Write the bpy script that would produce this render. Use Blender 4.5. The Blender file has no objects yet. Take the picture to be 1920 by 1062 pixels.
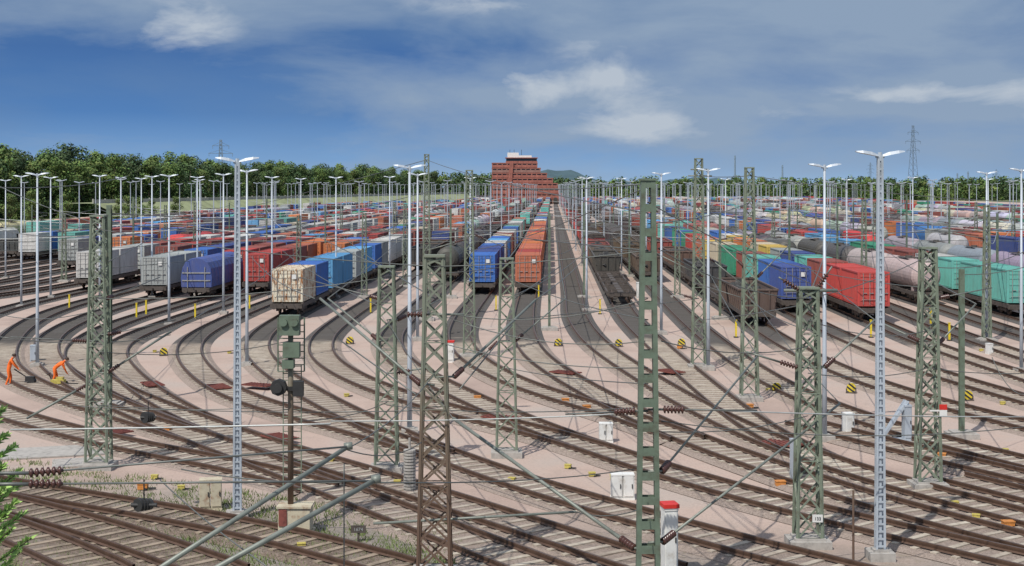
import bpy, math, random
from mathutils import Vector, Matrix
R=random.Random(7)
F=2600.0; H=10.5; HY=350.0; SL=75.0/2600
scene=bpy.context.scene; col=scene.collection
scene.view_settings.view_transform='Standard'; scene.view_settings.look='None'; scene.view_settings.exposure=0
def G(px,py):
    Y=F*H/(py-HY); return ((px-960)/F*Y, Y)
def P(px,py,Y): return Vector(((px-960)/F*Y, Y, H-(py-HY)/F*Y))
YAW=-math.atan(SL)
# ---------------------------------------------------------------- materials
def newmat(name):
    m=bpy.data.materials.new(name); m.use_nodes=True
    nt=m.node_tree; b=nt.nodes['Principled BSDF']; return m,nt,b
def noise(nt,scale,detail=4,rough=.6,vec=None,obj=False,sc=(1,1,1)):
    n=nt.nodes.new('ShaderNodeTexNoise'); n.inputs['Scale'].default_value=scale
    n.inputs['Detail'].default_value=detail; n.inputs['Roughness'].default_value=rough
    mp=nt.nodes.new('ShaderNodeMapping'); mp.inputs['Scale'].default_value=sc
    if obj: s=nt.nodes.new('ShaderNodeTexCoord').outputs['Object']
    else: s=nt.nodes.new('ShaderNodeNewGeometry').outputs['Position']
    nt.links.new(s,mp.inputs[0]); nt.links.new(mp.outputs[0],n.inputs['Vector']); return n.outputs['Fac']
def ramp(nt,fac,stops,interp='LINEAR'):
    r=nt.nodes.new('ShaderNodeValToRGB'); r.color_ramp.interpolation=interp
    el=r.color_ramp.elements
    el[0].position=stops[0][0]; el[0].color=(*stops[0][1],1)
    el[1].position=stops[-1][0]; el[1].color=(*stops[-1][1],1)
    for p,c in stops[1:-1]:
        e=el.new(p); e.color=(*c,1)
    nt.links.new(fac,r.inputs[0]); return r.outputs[0]
def mix(nt,fac,a,b,mode='MIX'):
    n=nt.nodes.new('ShaderNodeMix'); n.data_type='RGBA'; n.blend_type=mode
    for i,v in ((0,fac),(6,a),(7,b)):
        if hasattr(v,'links') or hasattr(v,'is_linked'): nt.links.new(v,n.inputs[i])
        elif i==0: n.inputs[0].default_value=v
        else: n.inputs[i].default_value=(*v,1)
    return n.outputs[2]
def mth(nt,op,a,b=0.0,clamp=False):
    n=nt.nodes.new('ShaderNodeMath'); n.operation=op; n.use_clamp=clamp
    for i,v in ((0,a),(1,b)):
        if isinstance(v,(int,float)): n.inputs[i].default_value=v
        else: nt.links.new(v,n.inputs[i])
    return n.outputs[0]
def bump(nt,b,h,strength=.4,dist=.05):
    n=nt.nodes.new('ShaderNodeBump'); n.inputs['Strength'].default_value=strength; n.inputs['Distance'].default_value=dist
    nt.links.new(h,n.inputs['Height']); nt.links.new(n.outputs[0],b.inputs['Normal'])
def simple(name,c,rough=.6,metal=0,var=.35,scale=3,obj=True,sc=(1,1,1),dark=None,th=.5):
    m,nt,b=newmat(name); f=noise(nt,scale,5,.65,obj=obj,sc=sc)
    d=dark or tuple(x*(1-var) for x in c); l=tuple(min(1,x*(1+var*.5)) for x in c)
    nt.links.new(ramp(nt,f,[(th-.2,d),(th,c),(th+.25,l)]),b.inputs['Base Color'])
    b.inputs['Roughness'].default_value=rough; b.inputs['Metallic'].default_value=metal
    return m
def paint(name,dirt=.4,rust=False,rough=.6):
    m,nt,b=newmat(name); oi=nt.nodes.new('ShaderNodeObjectInfo').outputs['Color']
    f=noise(nt,1.3,6,.7,obj=True,sc=(2,2,.5))
    c=mix(nt,ramp(nt,f,[(.35,(dirt,)*3),(.7,(0.02,)*3)]),oi,(.12,.095,.08))
    f2=noise(nt,6,4,.6,obj=True,sc=(3,3,.25))
    c=mix(nt,ramp(nt,f2,[(.58,(0,)*3),(.75,(.35,)*3)]),c,(.4,.37,.34))
    if rust:
        f3=noise(nt,1.1,8,.75,obj=True,sc=(3.0,3.0,.7))
        c=mix(nt,ramp(nt,f3,[(.48,(0,)*3),(.56,(1,)*3)]),c,(.32,.14,.05))
    nt.links.new(c,b.inputs['Base Color']); b.inputs['Roughness'].default_value=rough; return m
def attrmat(name,rough=.7,spec=.3,nsc=1.5,nv=.35):
    m,nt,b=newmat(name); a=nt.nodes.new('ShaderNodeAttribute'); a.attribute_name='Col'
    f=noise(nt,nsc,4,.6)
    nt.links.new(mix(nt,1.0,a.outputs['Color'],ramp(nt,f,[(.3,(1-nv,)*3),(.7,(1,)*3)]),'MULTIPLY'),b.inputs['Base Color'])
    b.inputs['Roughness'].default_value=rough; return m
M_paint=paint('weathered_paint'); M_rustpaint=paint('rusted_paint',.15,rust=True)
M_frame=simple('wagon_frame_steel',(.085,.07,.06),.7,0,.5)
M_bright=simple('bright_steel_rod',(.4,.4,.38),.45,.4)
M_dark=simple('dark_steel',(.03,.03,.03),.6)
M_wheel=simple('wheel_steel',(.07,.05,.04),.6,.2)
M_galv=simple('galvanised_steel',(.46,.51,.56),.5,.15,.25,2,sc=(1,1,.3))
M_mast=simple('green_grey_mast_paint',(.18,.215,.16),.7,0,.45,4,sc=(1,1,.5),dark=(.1,.08,.055),th=.47)
m,nt,b=newmat('rusty_green_mast_paint'); f=noise(nt,3,6,.7,obj=True,sc=(1,1,.4)); tc=nt.nodes.new('ShaderNodeTexCoord'); sp=nt.nodes.new('ShaderNodeSeparateXYZ'); nt.links.new(tc.outputs['Object'],sp.inputs[0])
fz=mth(nt,'SUBTRACT',mth(nt,'ADD',mth(nt,'DIVIDE',sp.outputs[2],8),f),.5,True)
nt.links.new(ramp(nt,fz,[(.15,(.13,.08,.055)),(.5,(.16,.12,.085)),(.75,(.19,.21,.16))]),b.inputs['Base Color']); b.inputs['Roughness'].default_value=.75; M_mastrust=m
M_mastg=simple('green_mast_paint',(.12,.16,.115),.6,0,.45,3,dark=(.085,.09,.06))
M_conc=simple('concrete',(.38,.36,.33),.9,0,.35,4)
M_ins=simple('brown_insulator_glaze',(.08,.035,.028),.25,0,.2,10)
M_tube=simple('cantilever_tube',(.2,.22,.19),.5,.2,.35,3)
M_wire=simple('overhead_wire',(.15,.16,.15),.5,.3,.3,2)
M_pale=simple('pale_aluminium',(.5,.52,.5),.4,.3,.2,2)
M_white=simple('white_cabinet_paint',(.68,.68,.65),.6,0,.3,2,dark=(.4,.35,.28),th=.42)
M_beige=simple('beige_rusty_paint',(.5,.45,.33),.7,0,.4,3,dark=(.25,.1,.04),th=.47)
M_red=simple('red_paint',(.6,.03,.02),.5)
M_orange=simple('orange_paint',(.55,.22,.05),.6,0,.4,6)
M_yellow=simple('yellow_paint',(.72,.55,.03),.5,0,.25,6)
M_yell2=simple('faded_yellow_paint',(.5,.42,.1),.6,0,.4,6)
M_rust=simple('red_brown_primer',(.2,.06,.045),.8,0,.5,5)
M_rail=simple('rusty_rail',(.105,.062,.042),.55,.2,.4,3,obj=False)
M_railtop=simple('worn_rail_head',(.15,.1,.075),.45,.4,.4,3,obj=False)
M_attr=attrmat('bulk_colours')
M_leaf=attrmat('foliage',.8,.2,.1,.4)
M_bark=simple('bark',(.08,.06,.045),.9,0,.4,6)
M_glass=simple('dark_window_glass',(.02,.025,.03),.15,0,.3,1)
M_skin=simple('skin',(.5,.28,.2),.5,0,.1); M_hair=simple('brown_hair',(.05,.03,.02),.7)
M_hiv=simple('orange_hi_vis_cloth',(.85,.16,.02),.8,0,.2,8); M_boot=simple('boot_leather',(.03,.025,.02),.6)
M_plate=simple('plate_white',(.7,.7,.67),.5,0,.1)
m,nt,b=newmat('yellow_black_stripes'); tc=nt.nodes.new('ShaderNodeTexCoord'); sp=nt.nodes.new('ShaderNodeSeparateXYZ'); nt.links.new(tc.outputs['Object'],sp.inputs[0])
s=mth(nt,'FRACT',mth(nt,'MULTIPLY',mth(nt,'ADD',mth(nt,'MULTIPLY',sp.outputs[0],.75),sp.outputs[2]),4.4)); s=mth(nt,'GREATER_THAN',s,.5)
nt.links.new(mix(nt,s,(.65,.5,.04),(.03,.03,.03)),b.inputs['Base Color']); M_stripe=m
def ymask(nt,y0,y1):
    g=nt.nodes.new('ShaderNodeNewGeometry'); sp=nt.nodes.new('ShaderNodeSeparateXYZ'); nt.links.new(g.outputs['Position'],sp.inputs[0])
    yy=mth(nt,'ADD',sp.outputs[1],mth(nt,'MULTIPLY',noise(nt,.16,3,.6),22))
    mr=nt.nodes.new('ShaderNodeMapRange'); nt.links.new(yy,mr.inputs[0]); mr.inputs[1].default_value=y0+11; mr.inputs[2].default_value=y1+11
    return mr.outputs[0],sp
m,nt,b=newmat('pinkish_gravel'); f=noise(nt,.12,6,.6); f2=noise(nt,9,6,.8); f3=noise(nt,.5,7,.7)
c=ramp(nt,f,[(.35,(.38,.285,.24)),(.5,(.48,.365,.305)),(.65,(.45,.375,.325))])
c=mix(nt,.7,c,ramp(nt,f2,[(.3,(.65,.65,.65)),(.5,(1,1,1)),(.7,(1.0,1.0,1.0))]),'MULTIPLY')
c=mix(nt,ramp(nt,f3,[(.56,(0,)*3),(.72,(.4,)*3)]),c,(.3,.25,.21))
g=nt.nodes.new('ShaderNodeNewGeometry'); sp=nt.nodes.new('ShaderNodeSeparateXYZ'); nt.links.new(g.outputs['Position'],sp.inputs[0])
w=mth(nt,'ADD',mth(nt,'ADD',sp.outputs[1],mth(nt,'MULTIPLY',sp.outputs[0],.35)),mth(nt,'MULTIPLY',f3,8))
w=mth(nt,'SUBTRACT',1,mth(nt,'DIVIDE',mth(nt,'SUBTRACT',w,44),6,True),True)
cg=mix(nt,ramp(nt,noise(nt,1.4,7,.75),[(.52,(0,)*3),(.62,(.8,)*3)]),(.32,.28,.24),(.16,.16,.085))
cg=mix(nt,.85,cg,ramp(nt,noise(nt,11,5,.8),[(.35,(.35,)*3),(.65,(1.,)*3)]),'MULTIPLY')
c=mix(nt,w,c,cg)
nt.links.new(c,b.inputs['Base Color']); b.inputs['Roughness'].default_value=.95; bump(nt,b,f2,.6,.05); M_gravel=m
m,nt,b=newmat('meadow_grass'); f=noise(nt,.03,6,.7); nt.links.new(ramp(nt,f,[(.35,(.1,.14,.05)),(.5,(.16,.2,.08)),(.68,(.3,.29,.17))]),b.inputs['Base Color']); b.inputs['Roughness'].default_value=.95; M_grass=m
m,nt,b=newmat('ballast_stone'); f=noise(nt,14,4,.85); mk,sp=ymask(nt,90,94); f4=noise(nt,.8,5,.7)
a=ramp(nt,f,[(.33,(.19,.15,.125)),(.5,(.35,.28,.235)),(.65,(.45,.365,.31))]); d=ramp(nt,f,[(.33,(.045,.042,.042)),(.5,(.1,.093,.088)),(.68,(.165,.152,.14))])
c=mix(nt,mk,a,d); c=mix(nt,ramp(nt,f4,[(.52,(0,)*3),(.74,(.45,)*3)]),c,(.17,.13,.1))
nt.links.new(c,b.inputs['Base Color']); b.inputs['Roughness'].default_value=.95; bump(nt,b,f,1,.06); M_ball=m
m,nt,b=newmat('old_ballast_stone'); f=noise(nt,12,4,.85); c=ramp(nt,f,[(.33,(.07,.05,.038)),(.5,(.2,.15,.115)),(.68,(.33,.27,.22))])
c=mix(nt,ramp(nt,noise(nt,.6,6,.7),[(.52,(0,)*3),(.66,(.7,)*3)]),c,(.32,.28,.24))
nt.links.new(c,b.inputs['Base Color']); b.inputs['Roughness'].default_value=.95; bump(nt,b,f,1,.06); M_ballold=m
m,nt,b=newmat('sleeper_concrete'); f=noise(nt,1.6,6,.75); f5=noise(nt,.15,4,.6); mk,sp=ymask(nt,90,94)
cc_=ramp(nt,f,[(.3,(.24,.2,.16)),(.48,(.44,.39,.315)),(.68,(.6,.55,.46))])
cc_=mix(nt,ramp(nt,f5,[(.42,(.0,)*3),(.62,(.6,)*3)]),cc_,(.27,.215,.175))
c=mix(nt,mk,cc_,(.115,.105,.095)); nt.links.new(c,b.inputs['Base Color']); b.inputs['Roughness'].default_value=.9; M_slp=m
M_slpold=simple('sleeper_wood',(.3,.24,.18),.9,0,.6,1.5,obj=False)
m,nt,b=newmat('brick_red'); tc=nt.nodes.new('ShaderNodeTexCoord'); br=nt.nodes.new('ShaderNodeTexBrick'); br.inputs['Scale'].default_value=.6; nt.links.new(tc.outputs['Object'],br.inputs['Vector'])
br.inputs['Color1'].default_value=(.4,.15,.11,1); br.inputs['Color2'].default_value=(.3,.11,.085,1); br.inputs['Mortar'].default_value=(.3,.17,.14,1)
nt.links.new(mix(nt,.6,br.outputs[0],ramp(nt,noise(nt,.35,5,.7,obj=True),[(.35,(.6,)*3),(.6,(1.,)*3)]),'MULTIPLY'),b.inputs['Base Color']); b.inputs['Roughness'].default_value=.9; M_brick=m
M_barrier=simple('barrier_panels',(.36,.36,.31),.9,0,.4,.2,obj=False)
M_hill=simple('hazy_hill_woods',(.06,.11,.13),.95,0,.3,.01,obj=False)  # distance haze painted into the wood colour as a blue-green tint
M_haze=simple('haze_tinted_steel',(.2,.27,.36),.8)  # grey-blue air haze baked into the colour of far pylons and chimneys
# ---------------------------------------------------------------- mesh builder
class MB:
    def __init__(s): s.v=[];s.f=[];s.m=[];s.c=[]
    def add(s,vs,fs,mi=0,c=(1,1,1)):
        n=len(s.v); s.v.extend(vs)
        for f in fs: s.f.append(tuple(i+n for i in f)); s.m.append(mi); s.c.append(c)
    def box(s,x,y,z,sx,sy,sz,mi=0,yaw=0,c=(1,1,1)):
        ca,sa=math.cos(yaw),math.sin(yaw); vs=[]
        for dz in (-.5,.5):
            for dx,dy in ((-.5,-.5),(.5,-.5),(.5,.5),(-.5,.5)):
                a=dx*sx;b_=dy*sy; vs.append((x+a*ca-b_*sa,y+a*sa+b_*ca,z+dz*sz))
        s.add(vs,[(3,2,1,0),(4,5,6,7),(0,1,5,4),(1,2,6,5),(2,3,7,6),(3,0,4,7)],mi,c)
    def beam(s,p0,p1,w,h,mi=0,up=(0,0,1),c=(1,1,1)):
        p0=Vector(p0);p1=Vector(p1);d=(p1-p0).normalized();u=Vector(up)
        if abs(d.dot(u))>.98: u=Vector((0,1,0))
        a=d.cross(u).normalized();b_=a.cross(d); vs=[]
        for p in (p0,p1):
            for i,j in ((-.5,-.5),(.5,-.5),(.5,.5),(-.5,.5)): vs.append(tuple(p+a*(i*w)+b_*(j*h)))
        s.add(vs,[(0,1,2,3),(7,6,5,4),(0,4,5,1),(1,5,6,2),(2,6,7,3),(3,7,4,0)],mi,c)
    def rings(s,pts,rs,n=8,mi=0,caps=True,c=(1,1,1)):
        pts=[Vector(p) for p in pts]; vs=[];N=len(pts)
        for k,p in enumerate(pts):
            d=(pts[min(k+1,N-1)]-pts[max(k-1,0)]); d=d.normalized() if d.length>0 else Vector((0,0,1))
            u=Vector((0,0,1)) if abs(d.z)<.95 else Vector((0,1,0))
            a=d.cross(u).normalized();b_=a.cross(d)
            for i in range(n):
                t=2*math.pi*i/n; vs.append(tuple(p+(a*math.cos(t)+b_*math.sin(t))*rs[k]))
        fs=[]
        for k in range(N-1):
            for i in range(n):
                j=(i+1)%n; fs.append((k*n+i,k*n+j,(k+1)*n+j,(k+1)*n+i))
        if caps: fs.append(tuple(range(n))[::-1]); fs.append(tuple((N-1)*n+i for i in range(n)))
        s.add(vs,fs,mi,c)
    def tube(s,p0,p1,r0,r1=None,n=8,mi=0,c=(1,1,1)): s.rings([p0,p1],[r0,r0 if r1 is None else r1],n,mi,True,c)
    def mesh(s,name,mats,smooth=False,colattr=False):
        me=bpy.data.meshes.new(name); me.from_pydata(s.v,[],s.f)
        for m in mats: me.materials.append(m)
        me.polygons.foreach_set('material_index',s.m)
        if colattr:
            ca=me.color_attributes.new('Col','FLOAT_COLOR','CORNER'); arr=[]
            for f,c in zip(s.f,s.c): arr.extend([c[0],c[1],c[2],1]*len(f))
            ca.data.foreach_set('color',arr)
        if smooth: me.polygons.foreach_set('use_smooth',[True]*len(me.polygons))
        me.update(); return me
def obj(name,me,parent=None,loc=(0,0,0),yaw=0,scale=1,color=None,**kw):
    o=bpy.data.objects.new(name,me); col.objects.link(o); o.location=loc; o.rotation_euler[2]=yaw
    o.scale=(scale,)*3 if isinstance(scale,(int,float)) else scale
    if parent: o.parent=parent
    if color: o.color=(*color,1)
    for k,v in kw.items(): o[k]=v
    return o
def thing(name,parts,loc,yaw=0,scale=1,color=None,label='',category='',group=None):
    kw=dict(label=label,category=category)
    if group: kw['group']=group
    if len(parts)==1 and parts[0][0] is None: return obj(name,parts[0][1],None,loc,yaw,scale,color,**kw)
    root=obj(name,None,None,loc,yaw,scale,color,**kw); root.empty_display_size=.3
    def rec(ps,par):
        for p in ps:
            o=obj(p[0],p[1],par,p[2],0,1,p[4] if len(p)>4 and p[4] else color)
            if len(p)>3 and p[3]: rec(p[3],o)
    rec(parts,root); return root
Z0=(0,0,0)
# ---------------------------------------------------------------- ground
mb=MB(); mb.add([(-9000,-300,0),(9000,-300,0),(9000,15000,0),(-9000,15000,0)],[(0,1,2,3)])
obj('ground',mb.mesh('ground',[M_grass]),kind='structure',label='green meadow ground reaching the horizon')
mb=MB(); mb.add([(-135,-20,.02),(330,-20,.02),(330,1010,.02),(-15,1010,.02),(-118,440,.02)],[(0,1,2,3,4)])
obj('yard_ground',mb.mesh('yard_ground',[M_gravel]),kind='structure',label='pinkish gravel ground of the marshalling yard')
# ---------------------------------------------------------------- tracks
def crom(pts,step=.9):
    out=[];P_=[Vector((p[0],p[1])) for p in pts]
    P_=[P_[0]*2-P_[1]]+P_+[P_[-1]*2-P_[-2]]
    for i in range(1,len(P_)-2):
        p0,p1,p2,p3=P_[i-1:i+3]; t0=0;t1=t0+max((p1-p0).length,.01)**.5;t2=t1+max((p2-p1).length,.01)**.5;t3=t2+max((p3-p2).length,.01)**.5
        n=max(2,int((p2-p1).length/step))
        for k in range(n):
            t=t1+(t2-t1)*k/n
            A1=p0*((t1-t)/(t1-t0))+p1*((t-t0)/(t1-t0));A2=p1*((t2-t)/(t2-t1))+p2*((t-t1)/(t2-t1));A3=p2*((t3-t)/(t3-t2))+p3*((t-t2)/(t3-t2))
            B1=A1*((t2-t)/(t2-t0))+A2*((t-t0)/(t2-t0));B2=A2*((t3-t)/(t3-t1))+A3*((t-t1)/(t3-t1))
            out.append(B1*((t2-t)/(t2-t1))+B2*((t-t1)/(t2-t1)))
    out.append(P_[-2]); return out
def smooth_pts(pts,it=3):
    for _ in range(it):
        q=pts[:]
        for i in range(2,len(pts)-2): q[i]=(pts[i-2]+pts[i-1]*2+pts[i]*3+pts[i+1]*2+pts[i+2])/9
        pts=q
    return pts
TI=0
def make_track(ctrl,far=None,old=False,label=None,slpmax=260):
    global TI; TI+=1; dz=.004*(TI%12)+.0003*TI
    pts=smooth_pts(crom(ctrl,.8),8) if len(ctrl)>2 else [Vector(c) for c in ctrl]
    if far: pts=[Vector(f) for f in far]+pts
    N=len(pts); nor=[]
    for i in range(N):
        d=(pts[min(i+1,N-1)]-pts[max(i-1,0)]).normalized(); nor.append(Vector((-d.y,d.x)))
    def strip(prof,mi,mb):
        n=len(prof);vs=[]
        for p,q in zip(pts,nor):
            for o,z in prof: vs.append((p.x+q.x*o,p.y+q.y*o,z+dz))
        fs=[]
        for k in range(N-1):
            for i in range(n-1): fs.append((k*n+i,k*n+i+1,(k+1)*n+i+1,(k+1)*n+i))
        mb.add(vs,fs,mi)
    root=obj('railway_track',None,kind='structure',label=label or 'railway track with sleepers on stone ballast')
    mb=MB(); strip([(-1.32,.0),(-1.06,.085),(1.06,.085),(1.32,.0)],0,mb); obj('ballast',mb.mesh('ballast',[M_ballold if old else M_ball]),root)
    for sgn in (-1,1):
        mb=MB(); o=.755*sgn; strip([(o-.075,.13),(o-.02,.17),(o-.042,.25),(o-.042,.29)],0,mb); strip([(o+.042,.29),(o+.042,.25),(o+.02,.17),(o+.075,.13)],0,mb); strip([(o-.042,.2901),(o+.042,.2901)],1,mb)
        obj('rail',mb.mesh('rail',[M_rail,M_rail if old else M_railtop]),root)
    mb=MB(); acc=0
    for k in range(N-1):
        a,b_=pts[k],pts[k+1]; L=(b_-a).length
        if min(a.y,b_.y)>slpmax: continue
        d=(b_-a)/L
        while acc<L:
            p=a+d*acc; acc+=.66
            if p.y>slpmax: continue
            y=math.atan2(d.y,d.x)+R.uniform(-.015,.015)
            mb.box(p.x,p.y,.09+dz+R.uniform(-.008,.008),.2,2.0,.06,0,y)
        acc-=L
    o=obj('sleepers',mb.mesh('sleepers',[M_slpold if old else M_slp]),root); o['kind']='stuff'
    return pts
def XL(L,Y): return L+SL*Y
TR={-2.3:[(982,600),(985,640),(1012,680),(1095,735),(1200,790),(1300,836),(1480,900),(1640,955),(1800,1000),(1980,1045)],
-6.7:[(872,600),(862,640),(890,682),(980,730),(1090,766),(1200,798),(1290,833)],
2.1:[(1083,600),(1120,650),(1205,710),(1335,785),(1480,850),(1640,905),(1800,950),(1990,1000)],
6.1:[(1180,600),(1235,655),(1325,735),(1400,795),(1490,850),(1560,878)],
-11.4:[(764,600),(732,640),(752,685),(860,745),(1010,812),(1200,880),(1400,941),(1600,992),(1920,1066),(2000,1085)],
-16.2:[(643,605),(602,645),(615,685),(700,732),(820,772),(930,800),(1060,832),(1180,873)],
-21:[(535,600),(482,645),(500,690),(585,748),(710,812),(850,870),(1000,925),(1150,968),(1300,1012),(1500,1066),(1700,1115)],
-25:[(432,602),(358,647),(370,697),(450,752),(560,787),(700,822),(820,862)],
-28.6:[(320,608),(218,655),(235,705),(340,780),(480,838),(700,905),(850,955),(1050,1020),(1250,1085)],
-32.5:[(212,615),(148,655),(160,700),(250,752),(350,790),(450,828),(560,863)],
-37:[(182,592),(92,640),(100,690),(185,748),(330,812),(500,878),(640,932),(800,995),(950,1055),(1050,1095)],
-42:[(90,592),(15,645),(12,695),(75,735),(170,768),(260,795),(380,832)],
-46.5:[(-10,590),(-100,640),(-110,700),(-20,772),(110,812),(230,842),(380,872),(480,888),(600,925)],
10.6:[(1287,600),(1345,650),(1430,710),(1540,765),(1720,825),(1990,895)],
15.3:[(1443,630),(1530,680),(1650,730),(1800,775),(2000,825)],
19.9:[(1509,600),(1600,645),(1750,705),(2000,780)],
24.6:[(1633,605),(1750,655),(2000,740)],
29:[(1675,582),(1820,640),(2100,735)],33:[(1765,582),(1910,630),(2150,700)],37:[(1850,582),(2010,630),(2250,700)]}
def yclip(L): return 960 if L>-48 else min(960,(190+L)/.145)
extraL=[-51-4.5*i for i in range(12)]+[41.4+4.5*i for i in range(30)]
for L in sorted(TR):
    ye=yclip(L); pyc=TR[L][0][1]; Yc=F*H/(pyc-HY)
    ctrl=[(XL(L,Yc+45),Yc+45),(XL(L,Yc+25),Yc+25)]+[G(*p) for p in TR[L]]
    make_track(ctrl,[(XL(L,ye),ye),(XL(L,400),400)])
for L in extraL:
    ye=yclip(L)
    if L<-80: make_track([(XL(L,260),260),(XL(L,220),220),(XL(L,180),180)],[(XL(L,ye),ye)],slpmax=240)
    elif L<0: make_track([(XL(L,200),200),(XL(L,170),170),(XL(L,140),140),(XL(L,110)-6,112),(XL(L,90)-14,95)],[(XL(L,ye),ye)],slpmax=220)
    elif L<120: make_track([(XL(L,200),200),(XL(L,150),150),(XL(L,110),110),(XL(L,80)+3,84)],[(XL(L,ye),ye)],slpmax=200)
    else: make_track([(XL(L,ye),ye),(XL(L,400),400),(XL(L,250),250)],slpmax=10)
for pl,old in (([(-120,900),(100,940),(300,972),(500,1010),(660,1052),(760,1085)],1),([(-120,960),(20,1005),(130,1050),(200,1090)],1),([(-120,925),(60,968),(220,1015),(330,1052),(420,1090)],1),
        ([(1500,800),(1640,838),(1780,872),(2000,925)],0),([(1780,905),(1870,928),(1950,948),(2050,975)],0)):
    make_track([G(*p) for p in pl],None,bool(old),'rusty railway track on dark ballast with wooden sleepers' if old else None)
# ---------------------------------------------------------------- wagons
def bogie(mb,yc,mi=0):
    for x in (-.95,.95):
        mb.box(x,yc,.72,.12,2.3,.22,mi)
        for dy in (-.9,.9): mb.box(x,yc+dy,.72,.2,.3,.34,mi)
    mb.box(0,yc,.78,1.8,.4,.25,mi)
mb=MB(); mb.tube((-1.0,0,0),(1.0,0,0),.07,n=8)
for x in (-.75,.75): mb.tube((x-.06,0,0),(x+.06,0,0),.46,n=18); mb.tube((x*1.09-.02,0,0),(x*1.09+.02,0,0),.2,n=10)
WHEEL=mb.mesh('wheelset',[M_wheel])
WYS=[-5.4,-3.6,3.6,5.4]
def underframe(mb,mi=0,L=13.4):
    for x in (-1.22,1.22): mb.box(x,0,1.1,.14,L,.3,mi)
    mb.box(0,0,1.02,.5,L,.3,mi)
    for y in (-L/2+.08,-3,0,3,L/2-.08): mb.box(0,y,1.1,2.3,.16,.24,mi)
    for y in (-6.2,-.4,.4,6.2):
        for x in (-1.2,1.2): mb.box(x,y,1.27,.18,.18,.08,mi)
    for e in (-1,1):
        mb.box(0,e*(L/2+.02),1.05,2.5,.12,.38,mi)
        for x in (-.87,.87): mb.tube((x,e*L/2,1.05),(x,e*(L/2+.5),1.05),.09,n=8,mi=mi); mb.tube((x,e*(L/2+.5),1.05),(x,e*(L/2+.56),1.05),.24,n=12,mi=mi)
        mb.box(0,e*(L/2+.25),1.0,.12,.45,.18,mi)
    for y in (-4.5,4.5): bogie(mb,y,mi)
    mb.box(.5,.6,.75,.5,1.2,.4,mi); mb.box(-.6,-.8,.8,.35,.9,.35,mi)
def boxcar_body(mb):
    mb.box(0,0,2.25,2.7,13.2,2.0,0)
    vs=[];pr=[(1.36,3.25),(1.3,3.45),(.95,3.7),(.4,3.85),(-.4,3.85),(-.95,3.7),(-1.3,3.45),(-1.36,3.25)]
    for y in (-6.7,6.7):
        for p in pr: vs.append((p[0],y,p[1]))
    k=len(pr); mb.add(vs,[(i,i+1,k+i+1,k+i) for i in range(k-1)]+[tuple(range(k)),tuple(range(2*k-1,k-1,-1))],1)
    for i in range(12):
        y=-6.55+i*1.19
        for x in (-1.37,1.37): mb.box(x,y,2.25,.06,.1,1.98,0)
    for x in (-1.39,1.39): mb.box(x,0,2.2,.05,2.6,1.95,0)
    for x in (-.9,0,.9): mb.box(x,-6.62,2.25,.1,.05,2.0,0); mb.box(x,6.62,2.25,.1,.05,2.0,0)
def hood_body(mb):
    pr=[(1.38,1.3),(1.42,2.2),(1.3,3.0),(1.0,3.55),(.5,3.85),(0,3.95)]; pr=pr+[(-x,z) for x,z in pr[-2::-1]]
    k=len(pr)
    for i in range(10):
        y0=-6.6+i*1.32; ys=[(y0,1.0),(y0+.12,1.02),(y0+.24,1.0),(y0+1.2,.985),(y0+1.32,1.0)]
        vs=[]
        for y,s in ys:
            for x,z in pr: vs.append((x*s,y,1.3+(z-1.3)*s))
        mb.add(vs,[(j*k+i2,j*k+i2+1,(j+1)*k+i2+1,(j+1)*k+i2) for j in range(len(ys)-1) for i2 in range(k-1)],0)
    for y in (-6.6,6.6):
        mb.add([(x,y,z) for x,z in pr],[tuple(range(k)) if y<0 else tuple(range(k))[::-1]],0)
    for z in (1.9,2.6): mb.box(0,-6.64,z,2.6,.06,.1,1)
    for x in (-.8,.8): mb.box(x,-6.66,2.2,.06,.06,1.9,1)
def hopper_body(mb,h=2.85):
    for sx in (-1,1):
        mb.add([(sx*1.2,-6.3,1.25),(sx*1.2,6.3,1.25),(sx*1.42,6.5,h),(sx*1.42,-6.5,h)],[(0,1,2,3)],0)
        for i in range(11):
            y=-6.2+i*1.24; mb.beam((sx*1.24,y,1.25),(sx*1.47,y,h),.09,.1,0)
        mb.box(sx*1.43,0,h,.14,13.1,.12,0); mb.box(sx*1.26,0,1.95,.1,12.9,.08,0)
    for sy in (-1,1):
        mb.add([(-1.2,sy*6.3,1.25),(1.2,sy*6.3,1.25),(1.42,sy*6.5,h),(-1.42,sy*6.5,h)],[(0,1,2,3)],0)
        mb.box(0,sy*6.5,h,2.9,.14,.12,0)
        for x in (-.8,0,.8): mb.beam((x,sy*6.36,1.25),(x,sy*6.56,h),.09,.1,0)
    mb.add([(-1.22,-6.35,1.7),(1.22,-6.35,1.7),(1.22,6.35,1.7),(-1.22,6.35,1.7)],[(0,1,2,3)],1)
    q=random.Random(3)
    for i in range(40): y=-5.8+i*.3; mb.rings([(q.uniform(-.8,.8),y-.6,1.6+q.random()*.3),(q.uniform(-.5,.5),y,2.0+q.random()*.4),(q.uniform(-.8,.8),y+.6,1.6)],[.2,.55,.2],6,1)
def tank_body(mb):
    z=2.6;r=1.3
    mb.rings([(0,-6.5,z),(0,-6.42,z),(0,-6.2,z),(0,-5.9,z),(0,5.9,z),(0,6.2,z),(0,6.42,z),(0,6.5,z)],[.3,.8,1.12,r,r,1.12,.8,.3],28,0)
    for y in (-5.2,-2.5,0,2.5,5.2): mb.rings([(0,y-.04,z),(0,y+.04,z)],[r+.015,r+.015],28,0)
    for y in (-5,5): mb.box(0,y,1.4,2.0,.5,.4)
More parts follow.
